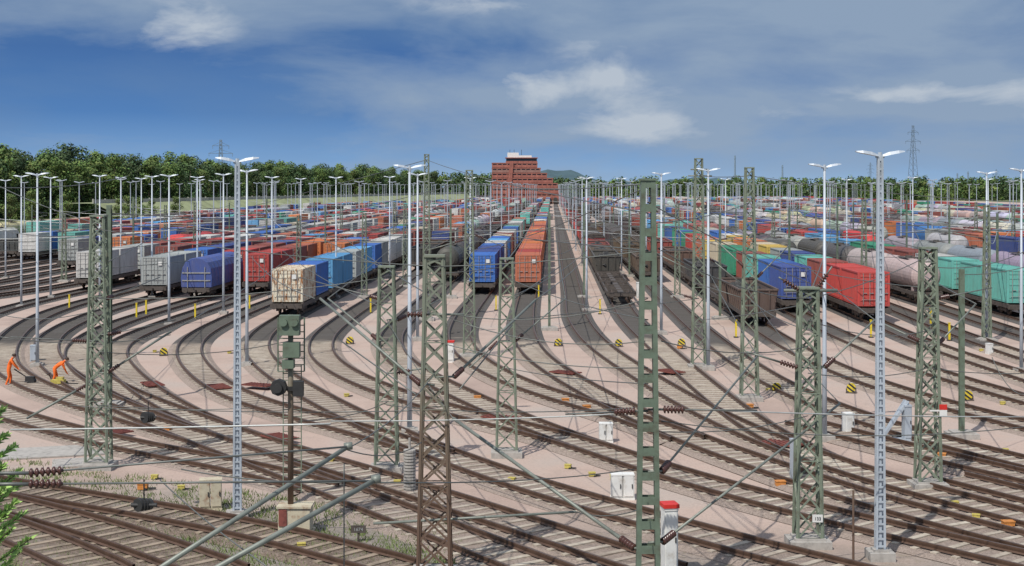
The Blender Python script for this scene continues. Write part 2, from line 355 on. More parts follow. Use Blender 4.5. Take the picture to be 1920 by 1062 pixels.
def tank_top(mb):
    z=2.6
    mb.tube((0,0,z+1.22),(0,0,z+1.52),.32,n=14)
    for x in (-.45,.45): mb.box(x,0,z+1.36,.3,3.4,.04)
    for y in (-1.7,1.7): mb.box(0,y,z+1.36,1.2,.06,.05)
    for x in (-.25,.25):
        mb.beam((1.44,x,1.2),(1.44,x,3.6),.04,.04); mb.beam((1.44,x,3.6),(.5,x,z+1.36),.04,.04)
    for i in range(8): mb.beam((1.44,-.25,1.4+i*.28),(1.44,.25,1.4+i*.28),.03,.03)
U=MB(); underframe(U); UM=U.mesh('underframe',[M_frame])
def mk(fn,name,mats,smooth=False):
    mb=MB(); fn(mb); return mb.mesh(name,mats,smooth)
BODY={'covered':[('body',mk(boxcar_body,'body',[M_paint,M_frame]),Z0)],
 'hood':[('hood',mk(hood_body,'hood',[M_paint,M_bright]),Z0)],
 'hopper':[('body',mk(hopper_body,'hopper_body',[M_paint,M_dark]),Z0)],
 'tank':[('tank',mk(tank_body,'tank',[M_paint]),Z0),('walkway',mk(tank_top,'walkway',[M_frame]),Z0)],'flat':[]}
def joined(kind):
    mb=MB(); underframe(mb,2)
    for y in WYS:
        for x in (-.75,.75): mb.tube((x-.06,y,.75),(x+.06,y,.75),.46,n=12,mi=2)
    if kind=='tank':
        tank_body(mb); m2=MB(); tank_top(m2); mb.add(m2.v,m2.f,1)
    elif kind!='flat': {'covered':boxcar_body,'hood':hood_body,'hopper':hopper_body}[kind](mb)
    second={'covered':M_frame,'hood':M_bright,'hopper':M_dark,'tank':M_frame,'flat':M_frame}[kind]
    return mb.mesh(kind+'_far',[M_paint,second,M_frame])
FAR={k:joined(k) for k in BODY}
NAMES={'covered':('covered_wagon','closed goods wagon','wagon'),'hood':('hooded_wagon','wagon with ribbed hood','wagon'),'hopper':('open_wagon','open-topped wagon with dark load','wagon'),'tank':('tank_wagon','cylindrical tank wagon','tank wagon'),'flat':('container_wagon','flat container wagon','flat wagon')}
CZ=1.26
def container(L,doors):
    mb=MB(); W=2.44;Hc=2.6
    for sx in (-1,1):
        n=int(L/.28); vs=[]
        prof=[];st=(L-.3)/n
        for i in range(n):
            y=-L/2+.15+i*st
            prof+=[(y,0),(y+st*.25,0),(y+st*.4,-.04),(y+st*.8,-.04),(y+st*.95,0)]
        prof.append((L/2-.15,0))
        for y,d in prof: vs+=[(sx*(W/2-.02+d),y,.16),(sx*(W/2-.02+d),y,Hc-.12)]
        mb.add(vs,[(2*i,2*i+2,2*i+3,2*i+1) for i in range(len(prof)-1)])
        mb.box(sx*(W/2-.05),0,.08,.1,L,.16); mb.box(sx*(W/2-.05),0,Hc-.06,.1,L,.12)
        for y in (-1,1): mb.box(sx*(W/2-.08),y*(L/2-.08),Hc/2,.165,.165,Hc-.01)
    n=int(L/.6)
    mb.box(0,0,Hc-.09,W-.18,L-.1,.06)
    for i in range(n): mb.box(0,-L/2+.3+i*(L-.5)/n+.2,Hc-.05,W-.3,.28,.05)
    for sy in (-1,1):
        mb.box(0,sy*(L/2-.06),.08,W-.3,.12,.16); mb.box(0,sy*(L/2-.06),Hc-.06,W-.3,.12,.12)
    vs=[];pr=[]
    for i in range(9): x=-1.05+i*.2335; pr+=[(x,0),(x+.08,-.04),(x+.15,-.04),(x+.2,0)]
    for x,d in pr: vs+=[(x,L/2-.04+d,.16),(x,L/2-.04+d,Hc-.12)]
    mb.add(vs,[(2*i,2*i+1,2*i+3,2*i+2) for i in range(len(pr)-1)])
    if doors:
        for sx in (-1,1): leaf(mb,sx*.53,-L/2+.05)
    return mb
def leaf(mb,x0,y0):
    mb.box(x0,y0,1.32,1.03,.05,2.3)
    for z in (.45,.95,1.45,1.95,2.3): mb.box(x0,y0-.04,z,.98,.03,.14)
def rods(mb,L):
    for x in (-.8,-.3,.3,.8):
        mb.tube((x,-L/2-.04,.12),(x,-L/2-.04,2.52),.025,n=6)
        mb.box(x+.12,-L/2-.06,1.0,.3,.03,.05)
    mb.box(0,-L/2-.05,.5,1.8,.02,.03)
CM={};CF={};CL={};CR={};CP={}
for L in (6.06,12.19):
    CM[L]=container(L,False).mesh('container_shell',[M_paint]); CF[L]=container(L,True).mesh('container_whole',[M_paint])
    mb=MB(); leaf(mb,0,0); CL[L]=mb.mesh('door',[M_paint]); mb=MB(); rods(mb,L); CR[L]=mb.mesh('lock_rods',[M_bright])
    mb=MB(); mb.box(.55,-L/2-.075,2.0,.34,.015,.36); CP[L]=mb.mesh('placard',[M_plate])
RUSTM=container(6.06,False).mesh('container_shell_rusty',[M_rustpaint]); mb=MB(); leaf(mb,0,0); RUSTD=mb.mesh('door_rusty',[M_rustpaint])
C=dict(white=(.7,.7,.67),grey=(.44,.48,.47),red=(.55,.055,.045),brown=(.33,.08,.06),blue=(.03,.17,.56),lblue=(.12,.44,.78),orange=(.72,.22,.06),green=(.03,.34,.19),teal=(.15,.54,.46),navy=(.035,.085,.32),maroon=(.26,.05,.05),dark=(.065,.06,.06),cream=(.6,.52,.38),dbrown=(.15,.09,.07),yellow=(.7,.5,.1),brick=(.58,.17,.085),steel=(.32,.34,.35))
COLW={'white':'white','grey':'pale grey','red':'red','brown':'brown-red','blue':'blue','lblue':'light blue','orange':'orange','green':'green','teal':'turquoise','navy':'navy blue','maroon':'maroon','dark':'black','cream':'cream','dbrown':'brown','yellow':'yellow','brick':'brick orange','steel':'steel grey'}
def rndc(): return R.choice(['white','white','grey','red','red','brown','brown','blue','blue','lblue','orange','brick','navy','green','maroon','white','teal','cream','red'])
PL=15.0
wag=[];cons=[]
def train(L,Y0,style,first=(),ymax=None,seq=(),gap=.1):
    ye=(ymax or yclip(L))-12; Y=Y0+7.3; k=0;fi=list(first);sq=list(seq);kind=None;run=0
    kc=None
    while Y<ye:
        if sq: kind,kc=sq.pop(0)
        elif run<=0 or fi:
            if style=='cont': kind='flat' if (fi or R.random()<.8) else R.choice(['covered','hopper','flatE','tank']);kc=R.choice(['brown','dbrown','maroon','steel'])
            elif style=='dark': kind=R.choice(['flatE','hopper','hopper','covered','tank']);kc=R.choice(['dbrown','dark','brown'])
            elif style=='redgoods': kind=R.choice(['hopper','covered','hopper','flatE']);kc=R.choice(['maroon','brown','red','maroon'])
            elif style=='tank': kind=R.choice(['tank','tank','flatE']);kc=R.choice(['grey','cream','steel','dark','white'])
            else:
                kind='flat' if fi else R.choice(['flat','flat','flat','covered','tank','hopper','hood','flatE','hopper','tank']); kc={'covered':R.choice(['brown','red','maroon','grey']),'tank':R.choice(['grey','cream','steel','dark','white']),'hopper':R.choice(['brown','dbrown','dark']),'hood':R.choice(['blue','grey','navy','green'])}.get(kind,'dark')
            run=R.randint(1,5)
        run-=1
        wag.append([Y,L,'flat' if kind in('flat','flatE') else kind,'dark' if kind in('flat','flatE') else kc])
        if kind=='flat':
            if fi or R.random()<.55:
                for dy in (-3.25,3.25):
                    c=fi.pop(0) if fi else rndc()
                    if c and (fi or R.random()<.88): cons.append([Y+dy,L,6.06,c])
            else: cons.append([Y,L,12.19,rndc()])
        k+=1
        Y+=PL
        if not fi and k>6 and R.random()<gap: Y+=PL*R.randint(1,5); run=0
train(-21,109,'cont',['rustwhite','blue','lblue','lblue','grey','lblue','blue','grey','white','white','grey','brown','brown','red'])
train(-25,158,'cont',['orange','brick','blue','blue'])
train(-28.6,133,'cont',['red','red','brown','brick','orange','orange'])
train(-32.5,126,'mix',['red','brown','brown','blue'],seq=[('hood','navy')])
train(-37,128,'cont',['grey','grey','blue','navy','navy','brown','maroon','white'])
train(-42,150,'cont',['brown','red','maroon','red','white','white'])
train(-46.5,138,'cont',['white','white','grey','brown','red','grey','white','maroon'])
train(-16.2,170,'mix',['navy','brown','white','white'],seq=[('hopper','dark'),('hopper','dbrown')])
train(-11.4,150,'dark')
train(-6.7,132,'cont',['blue','navy','navy','blue','white','lblue','blue','cream','brown','white','grey','lblue'])
train(-2.3,132,'cont',['brick','red','brick','brick','orange','brick','brick','brick','orange','red','brick','orange','brick','red','brick','brick','orange','brick'])
train(2.1,820,'dark')
train(6.1,121,'redgoods',seq=[('flatE','dark'),('flatE','dark'),('hopper','dark'),('hopper','dbrown'),('hopper','maroon'),('covered','brown'),('hopper','brown'),('covered','maroon'),('hopper','red'),('covered','maroon')],gap=.03)
train(10.6,150,'dark',seq=[('hopper','dbrown'),('flatE','dark'),('hopper','dbrown')],gap=.2)
train(15.3,102,'dark',seq=[('hopper','dbrown'),('flatE','dark'),('hopper','dark'),('flatE','dark'),('hopper','dbrown'),('flatE','dark'),('hopper','brown')])
train(19.9,112,'mix',['navy','blue','teal','brown','green','green','cream','yellow'])
train(24.6,105,'cont',['red','red','brown','teal','navy','grey','yellow','cream','orange','orange','yellow'])
train(29,170,'dark',seq=[('tank','dark'),('tank','dark'),('tank','steel')])
train(33,121,'tank',seq=[('tank','cream'),('tank','cream'),('tank','dark'),('tank','dark'),('tank','steel')])
train(37,108,'cont',['teal','teal','teal','white','brown','brown'])
for i,L in enumerate(extraL):
    if L<0:
        if i%6==3: continue
        train(L,R.uniform(165,235) if L>-80 else R.uniform(235,290),R.choice(['mix','cont','cont','mix','dark']),['teal','blue','red','red'] if abs(L+69)<2.3 else [],ymax=min(yclip(L),760+(L+51)*4),gap=.12)
    elif L<190:
        if i%6==2: continue
        train(L,R.uniform(104,135) if L<60 else R.uniform(115,200),R.choice(['mix','cont','mix','tank','dark','cont']),gap=.12)
LOCOS=[(-87,215),(-51,196),(45.9,205)]
def nearloco(L,Y): return any(abs(L-a)<2.5 and abs(Y-b)<17 for a,b in LOCOS)
def inview(L,Y): 
    px=1035+F*L/Y; return -160<px<2080
wag=[w for w in wag if inview(w[1],w[0]) and not nearloco(w[1],w[0])]; cons=[w for w in cons if inview(w[1],w[0]) and not nearloco(w[1],w[0])]
wag.sort(key=lambda w:w[0]); cons.sort(key=lambda w:w[0])
cnt={}; bulk=MB(); bulkc=MB()
wheel_children=[('wheelset',WHEEL,(0,y,.75)) for y in WYS]
for Y,L,kind,kc in wag:
    cnt[kind]=cnt.get(kind,0)+1; x=XL(L,Y); nm,desc,cat=NAMES[kind]
    lab=(COLW[kc]+' '+desc if kind!='flat' else 'dark steel flat container wagon')+' on a storage track'
    if cnt[kind]<=290 and Y<520:
        cc=tuple(max(0,v*R.uniform(.8,1.15)) for v in C[kc])
        if Y<165: thing(nm,[('underframe',UM,Z0,wheel_children)]+BODY[kind],(x,Y,0),YAW,1,cc,lab,cat,'wagons standing in the yard')
        else: thing(nm,[(None,FAR[kind])],(x,Y,0),YAW,1,cc,lab,cat,'wagons standing in the yard')
    else:
        cc=tuple(v*R.uniform(.8,1.1) for v in C[kc])
        bulk.box(x,Y,.9,2.6,13.6,.7,0,YAW,(.07,.06,.055))
        if kind=='hopper': bulk.box(x,Y,2.0,2.8,13,1.6,0,YAW,cc); bulk.box(x,Y,2.82,2.4,12.4,.06,0,YAW,(.04,.04,.04))
        elif kind in('covered','hood'):
            bulk.box(x,Y,2.3,2.8,13.2,2.0,0,YAW,cc); bulk.box(x,Y,3.5,2.2,13.2,.4,0,YAW,tuple(v*.8+.03 for v in cc))
        elif kind=='tank': bulk.rings([(x-6*SL,Y-6.3,2.6),(x,Y,2.6),(x+6*SL,Y+6.3,2.6)],[1.3,1.3,1.3],10,0,True,cc)
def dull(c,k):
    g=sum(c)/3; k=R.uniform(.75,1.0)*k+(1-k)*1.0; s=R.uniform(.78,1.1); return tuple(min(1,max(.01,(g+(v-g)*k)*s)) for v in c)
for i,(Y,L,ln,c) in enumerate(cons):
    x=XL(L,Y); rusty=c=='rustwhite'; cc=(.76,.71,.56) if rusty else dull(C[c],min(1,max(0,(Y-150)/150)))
    if i<298:
        lab='rust-streaked cream shipping container at the head of a train' if rusty else COLW[c]+(' long' if ln>10 else ' short')+' corrugated shipping container on a flat wagon'
        if i<90:
            dm=RUSTD if rusty else CL[ln]
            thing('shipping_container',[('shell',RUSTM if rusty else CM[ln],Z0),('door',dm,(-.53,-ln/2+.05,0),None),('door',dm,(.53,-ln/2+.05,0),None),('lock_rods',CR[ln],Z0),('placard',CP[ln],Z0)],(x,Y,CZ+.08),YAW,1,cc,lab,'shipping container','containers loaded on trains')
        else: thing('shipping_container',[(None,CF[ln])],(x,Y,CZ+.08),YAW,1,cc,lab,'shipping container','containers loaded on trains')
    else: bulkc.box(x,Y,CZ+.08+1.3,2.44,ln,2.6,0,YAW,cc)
obj('distant_wagons',bulk.mesh('distant_wagons',[M_attr],colattr=True),kind='stuff',label='mass of distant goods wagons far down the yard',category='wagons')
obj('distant_containers',bulkc.mesh('distant_containers',[M_attr],colattr=True),kind='stuff',label='mass of distant coloured containers on far trains',category='shipping containers')
def loco(L,Y,c1,c2,lab):
    mb=MB()
    pr=[(1.45,.9),(1.48,2.4),(1.3,3.6),(.8,3.9),(-.8,3.9),(-1.3,3.6),(-1.48,2.4),(-1.45,.9)]
    ys=[(-8.6,.9,.55),(-8.3,1,.75),(-7.4,1,1),(7.4,1,1),(8.3,1,.75),(8.6,.9,.55)];vs=[]
    for y,sx,sz in ys:
        for x,z in pr: vs.append((x*sx,y,.9+(z-.9)*sz))
    k=8; mb.add(vs,[(j*k+i,j*k+(i+1)%k,(j+1)*k+(i+1)%k,(j+1)*k+i) for j in range(5) for i in range(k)]+[tuple(range(k))[::-1],tuple(40+i for i in range(k))])
    body=mb.mesh('loco_body',[M_paint])
    mb=MB(); mb.add([(-1.15,-8.36,2.55),(1.15,-8.36,2.55),(1.0,-7.75,3.35),(-1.0,-7.75,3.35)],[(0,1,2,3)]); win=mb.mesh('windscreen',[M_glass])
    sws=[]
    for y in (-7.0,7.0):
        for x in (-1.49,1.49): mb=MB(); mb.box(0,0,0,.05,.7,.6); sws.append(('side_window',mb.mesh('side_window',[M_glass]),(x,y,2.7)))
    mb=MB(); mb.box(0,-8.62,1.7,2.3,.06,.5); mb.box(1.5,0,1.9,.04,9,.5); mb.box(-1.5,0,1.9,.04,9,.5); st=mb.mesh('stripe',[M_paint])
    mb=MB()
    for y in (-5.2,-2.6,2.6,5.2): 
        for x in (-.75,.75): mb.tube((x-.07,y,.85),(x+.07,y,.85),.56,n=16)
    for x in (-1.1,1.1):
        for y in (-3.9,3.9): mb.box(x,y,.85,.15,3.8,.4)
    mb.box(0,-8.7,1.05,2.6,.2,.4)
    for x in (-.87,.87): mb.tube((x,-8.7,1.05),(x,-9.2,1.05),.2,n=10)
    bg=mb.mesh('bogies',[M_frame])
    mb=MB()
    for sy in (-5,5):
        for x in (-.5,.5): mb.beam((x,sy,3.95),(x,sy+.9,4.5),.05,.05); mb.beam((x,sy+.9,4.5),(x*1.4,sy,5.0),.05,.05)
        mb.beam((-.9,sy,5.0),(.9,sy,5.0),.06,.06)
    mb.box(0,0,4.05,1.2,7,.25); pg=mb.mesh('pantograph',[M_frame])
    thing('locomotive',[('body',body,Z0,None,c1),('windscreen',win,Z0),('stripe',st,Z0,None,c2),('bogies',bg,Z0),('pantograph',pg,Z0)]+sws,(XL(L,Y),Y,0),YAW,1,c1,lab,'locomotive')
loco(-87,215,(.7,.72,.65),(.35,.6,.08),'white and lime green electric locomotive beside the trees')
loco(-51,196,(.65,.03,.03),(.7,.7,.7),'bright red electric locomotive among container trains')
loco(45.9,205,(.65,.03,.03),(.7,.7,.7),'bright red electric locomotive among goods wagons')
# ---------------------------------------------------------------- lamps
LH=11.55
def lamp_pole_near():
    mb=MB()
    def w(z): return .22-.12*z/LH
    n=26
    for sx in (-1,1):
        for sy in (-1,1): mb.beam((sx*w(0)/2,sy*w(0)/2.4,.3),(sx*w(LH)/2,sy*w(LH)/2.4,LH-.25),.06,.05)
    mb.rings([(0,0,.3),(0,0,LH-.3)],[.07,.03],6)
    for i in range(n*2):
        z=.4+i*(LH-.8)/(2*n); ww=w(z)
        for sy in (-1,1): mb.box(0,sy*ww/2.4,z,ww,.02,.06)
        for sx in (-1,1): mb.box(sx*ww/2,0,z,.02,ww*.7,.06)
    return mb.mesh('pole_near',[M_galv])
mb=MB(); mb.rings([(0,0,.3),(0,0,3),(0,0,LH-.3)],[.11,.095,.05],8); LPF=mb.mesh('pole_far',[M_galv],True)
def lamp_head(sx):
    mb=MB(); pr=[(.06,0,.10,.05),(.25,.04,.16,.09),(.5,.09,.17,.08),(.68,.13,.09,.03)]
    vs=[]
    for x,z,w,h in pr: vs+=[(sx*x,-w,z),(sx*x,w,z),(sx*x,w*.7,z+h),(sx*x,-w*.7,z+h)]
    fs=[(j*4+i,j*4+(i+1)%4,(j+1)*4+(i+1)%4,(j+1)*4+i) for j in range(3) for i in range(4)]+[(0,1,2,3),(15,14,13,12)]
    mb.add(vs,fs); return mb.mesh('lamp_head',[M_galv])
LPN=lamp_pole_near(); LH1,LH2=lamp_head(1),lamp_head(-1)
mb=MB(); mb.tube((0,0,-.12),(0,0,.12),.06,n=8); mb.beam((-.12,0,0),(.12,0,0),.08,.08); HUB=mb.mesh('bracket',[M_galv])
mb=MB(); mb.box(0,0,.13,.7,.7,.26); mb.box(0,0,.29,.42,.42,.06); FOOT=mb.mesh('footing',[M_conc])
def lampfar(mb,x,y,k=1):
    mb.rings([(x,y,0),(x,y,LH-.3)],[.12*k,.07*k],5)
    for s in (-1,1): mb.beam((x,y,LH-.3),(x+s*.75,y,LH-.12),.3,.12*k)
mb=MB(); lampfar(mb,0,0); LFAR=mb.mesh('yard_lamp_far',[M_galv])
def lamp(x,y,sc=1,near=False,yaw=0):
    hh=[('bracket',HUB,(0,0,LH-.25)),('lamp_head',LH1,(0,0,LH-.25)),('lamp_head',LH2,(0,0,LH-.25))]
    lab='tall galvanised yard lamp with two wing-shaped heads'
    if y<190: thing('yard_lamp',[('pole',LPN if near else LPF,Z0),('footing',FOOT,Z0)]+hh,(x,y,0),yaw,sc,None,lab,'lamp post','yard lamps')
    else: thing('yard_lamp',[(None,LFAR)],(x,y,0),yaw,sc,None,lab,'lamp post','yard lamps')
spec=[(1650,1050,1),(445,975,1),(768,815,0),(1546,828,0),(1328,695,0),(70,690,0),(463,688,0),(40,578,0),(317,612,0),(187,568,0),(419,590,0),(1240,628,0),(783,640,0),(1850,640,0),(95,560,0),(1100,585,0),(285,560,0),(1915,700,0),(265,535,0),(510,560,0),(370,555,0),(630,560,0)]
nl=0
for px,py,n in spec: x,y=G(px,py); lamp(x,y,R.uniform(.985,1.01),bool(n),R.uniform(-.15,.15)); nl+=1
lamps=[]
for L in [-99,-90,-81.5,-71,-62,-53,-44.2,-30.5,-18.6,-9,4.1,8.4,13,22.2,35,43.5,52.5,61.5,70.5,79.5,88.5,97.5,106.5,124.5,142.5,160.5,178]:
    Y=150+R.uniform(0,40)
    while Y<min(yclip(L),950):
        if inview(L,Y): lamps.append((Y,L))
        Y+=R.uniform(40,50)
lamps.sort(); lm=MB()
for i,(Y,L) in enumerate(lamps):
    x=XL(L,Y)+R.uniform(-.3,.3)
    if nl<298: lamp(x,Y,R.uniform(.97,1.02)); nl+=1
    else: lampfar(lm,x,Y,1.2)
if lm.v: obj('distant_yard_lamps',lm.mesh('distant_yard_lamps',[M_galv]),kind='stuff',label='rows of distant yard lamps near the horizon',category='lamp posts')
# ---------------------------------------------------------------- masts
def lattice(h,wb,wt,panel=.66,leg=.1,mat=None,dense=False):
    mb=MB(); d=.8; dw=.055
    def cs(z):
        w=wb+(wt-wb)*z/h; return w/2,w/2*d
    for sx in (-1,1):
        for sy in (-1,1):
            a=cs(0);b_=cs(h)
            mb.beam((sx*a[0],sy*a[1],.2),(sx*b_[0],sy*b_[1],h),leg,.03,up=(0,1,0)); mb.beam((sx*a[0],sy*a[1],.2),(sx*b_[0],sy*b_[1],h),.03,leg*.8,up=(0,1,0))
    z=.3;k=0
    while z<h-.2:
        z1=min(z+panel*(.7+.5*(1-z/h)),h-.05); a=cs(z);b_=cs(z1)
        for sy in (-1,1):
            s=1 if (k%2)^(sy>0) else -1
            mb.beam((-s*a[0],sy*a[1],z),(s*b_[0],sy*b_[1],z1),dw,.025,up=(0,1,0))
            if dense: mb.beam((s*a[0],sy*a[1]*.96,z),(-s*b_[0],sy*b_[1]*.96,z1),dw*.9,.025,up=(0,1,0))
            if k%3==0: mb.beam((-a[0],sy*a[1],z),(a[0],sy*a[1],z),.02,.07,up=(0,1,0))
        for sx in (-1,1):
            s=1 if (k%2)^(sx>0) else -1
            mb.beam((sx*a[0],-s*a[1],z),(sx*b_[0],s*b_[1],z1),.025,dw,up=(1,0,0))
        z=z1;k+=1
    mb.box(0,0,h,wt+.1,wt+.05,.06)
    return mb.mesh('column',[mat or M_mast])
def plate_mast(h,wb,wt):
    mb=MB()
    for sx in (-1,1): mb.beam((sx*wb/2,0,0),(sx*wt/2,0,h),.12,.3,up=(0,1,0))
    n=int(h/.62)
    for i in range(n+1):
        z=.2+i*(h-.3)/n; w=wb+(wt-wb)*z/h
        for sy in (-.13,.13): mb.box(0,sy,z,w,.03,.2)
    mb.box(0,0,h,wt+.2,.36,.05); return mb.mesh('column',[M_mastg])
def post(h,w=.16,mat=None):
    mb=MB(); mb.box(0,-w/2,h/2,w,.02,h); mb.box(0,w/2,h/2,w,.02,h); mb.box(0,0,h/2,.02,w,h); return mb.mesh('column',[mat or M_mastg])
def insul(mb,p0,p1,r=.08,n=6,mi=0):
    p0=Vector(p0);p1=Vector(p1); pts=[];rs=[]
    for i in range(n):
        for a,q in ((0,.4),(.25,1),(.6,1),(.75,.4)): pts.append(p0.lerp(p1,(i+a)/n)); rs.append(r*q)
    pts.append(p1);rs.append(r*.4); mb.rings(pts,rs,10,mi)
mb=MB(); mb.box(0,0,.12,1.2,1.0,.24); mb.box(0,0,.27,.9,.75,.08); MFOOT=mb.mesh('mast_footing',[M_conc])
def mast(px,by,ty,typ='lat',wb=.75,wt=.42,arms=(),lab=None,extra=(),mat=None,dense=False,ir=.08):
    x,Y=G(px,by); h=(by-ty)*Y/F
    if typ=='lat': cm=lattice(h,wb,wt,mat=mat,dense=dense)
    elif typ=='plate': cm=plate_mast(h,wb,wt)
    else: cm=post(h,wb)
    parts=[('column',cm,Z0),('footing',MFOOT,Z0)]
    for (a0,b0,a1,b1,r,dY,ins) in arms:
        p0=P(a0,b0,Y)-Vector((x,Y,0)); p1=P(a1,b1,Y+dY)-Vector((x,Y,0)); d=(p1-p0).normalized()
        m1=MB(); li=.58 if ins else 0
        m1.tube(p0+d*li,p1,r,n=8)
        ch=None
        if ins:
            m2=MB(); insul(m2,p0+d*.05,p0+d*li,r=ir,n=6); ch=[('insulator',m2.mesh('insulator',[M_ins],True),Z0)]
            m1.tube(Vector((0,0,p0.z)),p0+d*.06,.03,n=6)
        parts.append(('cantilever_arm',m1.mesh('cantilever_arm',[M_tube if r>.02 else M_wire],True),Z0,ch))
    parts+=list(extra)
    l=lab or {'lat':'grey-green lattice overhead line mast on concrete footing','plate':'green battened steel overhead line mast','post':'slim green steel overhead line post'}[typ]
    return thing('overhead_line_mast',parts,(x,Y,0),0,1,None,l,'catenary mast','overhead line masts')
def textmesh(t,size,mat):
    cu=bpy.data.curves.new('t','FONT'); cu.body=t; cu.size=size; cu.extrude=.004; cu.align_x='CENTER'
    o=bpy.data.objects.new('t',cu); col.objects.link(o); dg=bpy.context.evaluated_depsgraph_get(); me=bpy.data.meshes.new_from_object(o.evaluated_get(dg)); bpy.data.objects.remove(o)
    me.transform(Matrix.Rotation(math.radians(90),4,'X')); me.materials.clear(); me.materials.append(mat); return me
mast(185,880,405,wb=.8,wt=.45,arms=[(200,700,320,622,.045,2,1),(170,718,50,785,.045,-1,1),(200,628,330,600,.02,2,1),(165,640,20,632,.02,0,1),(200,560,300,520,.02,6,1)],dense=True)
mast(205,765,385,'post',.22)
mast(725,885,500,wb=.8,wt=.5,arms=[(712,640,615,560,.035,3,1),(745,600,830,560,.025,3,1),(712,560,560,520,.02,4,1),(740,700,800,690,.03,0,1)])
mast(815,1085,480,wb=.86,wt=.46,arms=[(850,708,1005,562,.04,5,1),(862,730,960,610,.02,4,0),(790,722,600,560,.04,5,1),(780,740,640,640,.02,4,0),(700,982,1080,960,.035,0,0),(760,590,870,590,.03,0,1)],mat=M_mastrust,dense=True,lab='rusty green-brown lattice overhead line mast with cross bracing')
mast(950,857,485,wb=.78,wt=.45,arms=[(965,640,1060,560,.03,3,1),(935,640,880,690,.03,-1,1),(965,560,1050,500,.02,4,0)])
mast(1405,752,315,wb=.8,wt=.35,arms=[(1395,500,1330,440,.03,3,1),(1420,520,1480,460,.03,3,1),(1395,560,1300,530,.02,2,0)])
mast(880,672,320,wb=.7,wt=.35,arms=[(870,450,800,470,.03,0,1),(890,440,960,470,.02,0,1)])
mast(1310,692,298,wb=.75,wt=.38,arms=[(1320,520,1240,480,.03,0,1),(1325,480,1400,540,.03,0,1),(1300,560,1240,540,.02,0,1),(1290,330,1335,330,.04,0,0),(1295,318,1328,318,.04,0,0)])
mast(800,602,290,wb=.6,wt=.3,arms=[(790,430,740,450,.02,0,1),(810,440,880,432,.03,0,0)])
mb=MB(); mb.box(0,0,0,.3,.02,.22); pl=mb.mesh('number_plate',[M_plate])
x5,Y5=G(1515,1025); zp=P(1535,967,Y5).z
mast(1515,1025,540,wb=.72,wt=.48,arms=[(1498,690,1400,660,.03,0,1),(1545,690,1640,600,.03,2,1),(1500,545,1460,520,.025,0,1),(1530,545,1560,500,.025,0,1),(1470,545,1570,545,.05,0,0)],extra=[('number_plate',pl,(.2,-.36,zp),[('lettering',textmesh('133',.13,M_dark),(0,-.02,-.045))])],dense=True)
x6,Y6=G(1740,917); zs=P(1762,765,Y6).z; mb=MB(); mb.box(0,0,.08,.26,.03,.18); sg1=mb.mesh('red_panel',[M_red]); mb=MB(); mb.box(0,0,-.12,.26,.03,.2); mb.box(-.2,.05,-.05,.5,.04,.05); sg2=mb.mesh('white_panel',[M_plate])
mast(1740,917,465,wb=.75,wt=.45,arms=[(1755,650,1830,570,.03,2,1),(1725,640,1640,600,.03,2,1),(1755,560,1860,540,.02,1,1)],extra=[('sign_panel',sg2,(.42,-.35,zs),[('red_panel',sg1,Z0)])],dense=True)
mast(1803,822,505,'post',.2)
mast(1215,1135,337,'plate',.5,.24,arms=[(1240,885,1420,668,.03,8,1),(1240,1018,1575,757,.035,7,1),(1192,1030,850,785,.05,6,1),(1195,771,1060,777,.02,0,1),(1240,768,1420,770,.02,0,1)],ir=.1)
tops=[]
for ii,(px,by,ty) in enumerate(((1850,642,385),(1095,560,380),(683,560,400),(250,520,370),(560,545,405),(1700,520,365),(1450,500,395),(1570,530,372),(366,510,380),(500,505,372),(640,480,392),(1180,520,380),(1245,470,372),(1380,480,392),(1640,490,380),(1780,520,385),(120,530,402),(845,560,392),(1000,470,385),(1030,620,400),(1495,470,380),(1210,480,385),(740,490,380),(1530,480,385),(310,480,385),(430,470,380),(1900,500,385),(590,470,378),(1330,470,380),(1600,470,378),(1830,480,380),(60,480,385),(180,470,382),(920,480,385),(1150,460,378),(1480,560,390),(1270,560,385),(1350,600,400),(1620,570,375),(1870,560,400),(760,540,385),(610,520,388),(1740,470,375))):
    s=R.choice((-1,1)); l=(by-350)*.22; lat=ii%2==0 and by>475
    mast(px,by,ty,'lat' if lat else 'post',.5 if lat else .18,.28,arms=[(px,ty+(by-ty)*.25,px+s*l,ty+(by-ty)*.2,.03,0,1),(px,ty+(by-ty)*.1,px+s*l*.9,ty+(by-ty)*.2,.02,0,0)])
    tops.append((px,by,ty))
def free_obj(name,mb,mats,label,cat,smooth=True,**kw): return obj(name,mb.mesh(name,mats,smooth),label=label,category=cat,**kw)
mast(-30,1560,870,'plate',.3,.2,arms=[(48,908,700,902,.018,1,1),(48,888,650,838,.018,2,1)],lab='dark bracket mast with long tubular arms and brown insulators',ir=.075)
for a,b_,Y0,Y1 in (((270,1085),(652,838),21,25.0),((370,1085),(704,900),20,22.6)):
    mb=MB(); mb.tube(P(*a,Y0),P(*b_,Y1),.042,n=10); mb.tube(P(*b_,Y1)-Vector((.06,0,0)),P(*b_,Y1)+Vector((.08,0,.02)),.07,n=10); free_obj('support_tube',mb,[M_tube],'thick grey diagonal support tube of overhead line','support tube')
def wire(p0,p1,sag=.15,r=.013,mat=None,nm='overhead_wire',lab='thin overhead wire strung between masts'):
    mb=MB(); n=10; pts=[]
    for i in range(n+1):
        t=i/n; p=Vector(p0).lerp(Vector(p1),t); p.z-=sag*4*t*(1-t); pts.append(p)
    mb.rings(pts,[r]*(n+1),5); obj(nm,mb.mesh(nm,[mat or M_wire],True),label=lab,category='wire',group='overhead wires')
def W(a,b_,Y0,Y1,sag=.15,r=.013,mat=None): wire(P(*a,Y0),P(*b_,Y1),sag,r,mat)
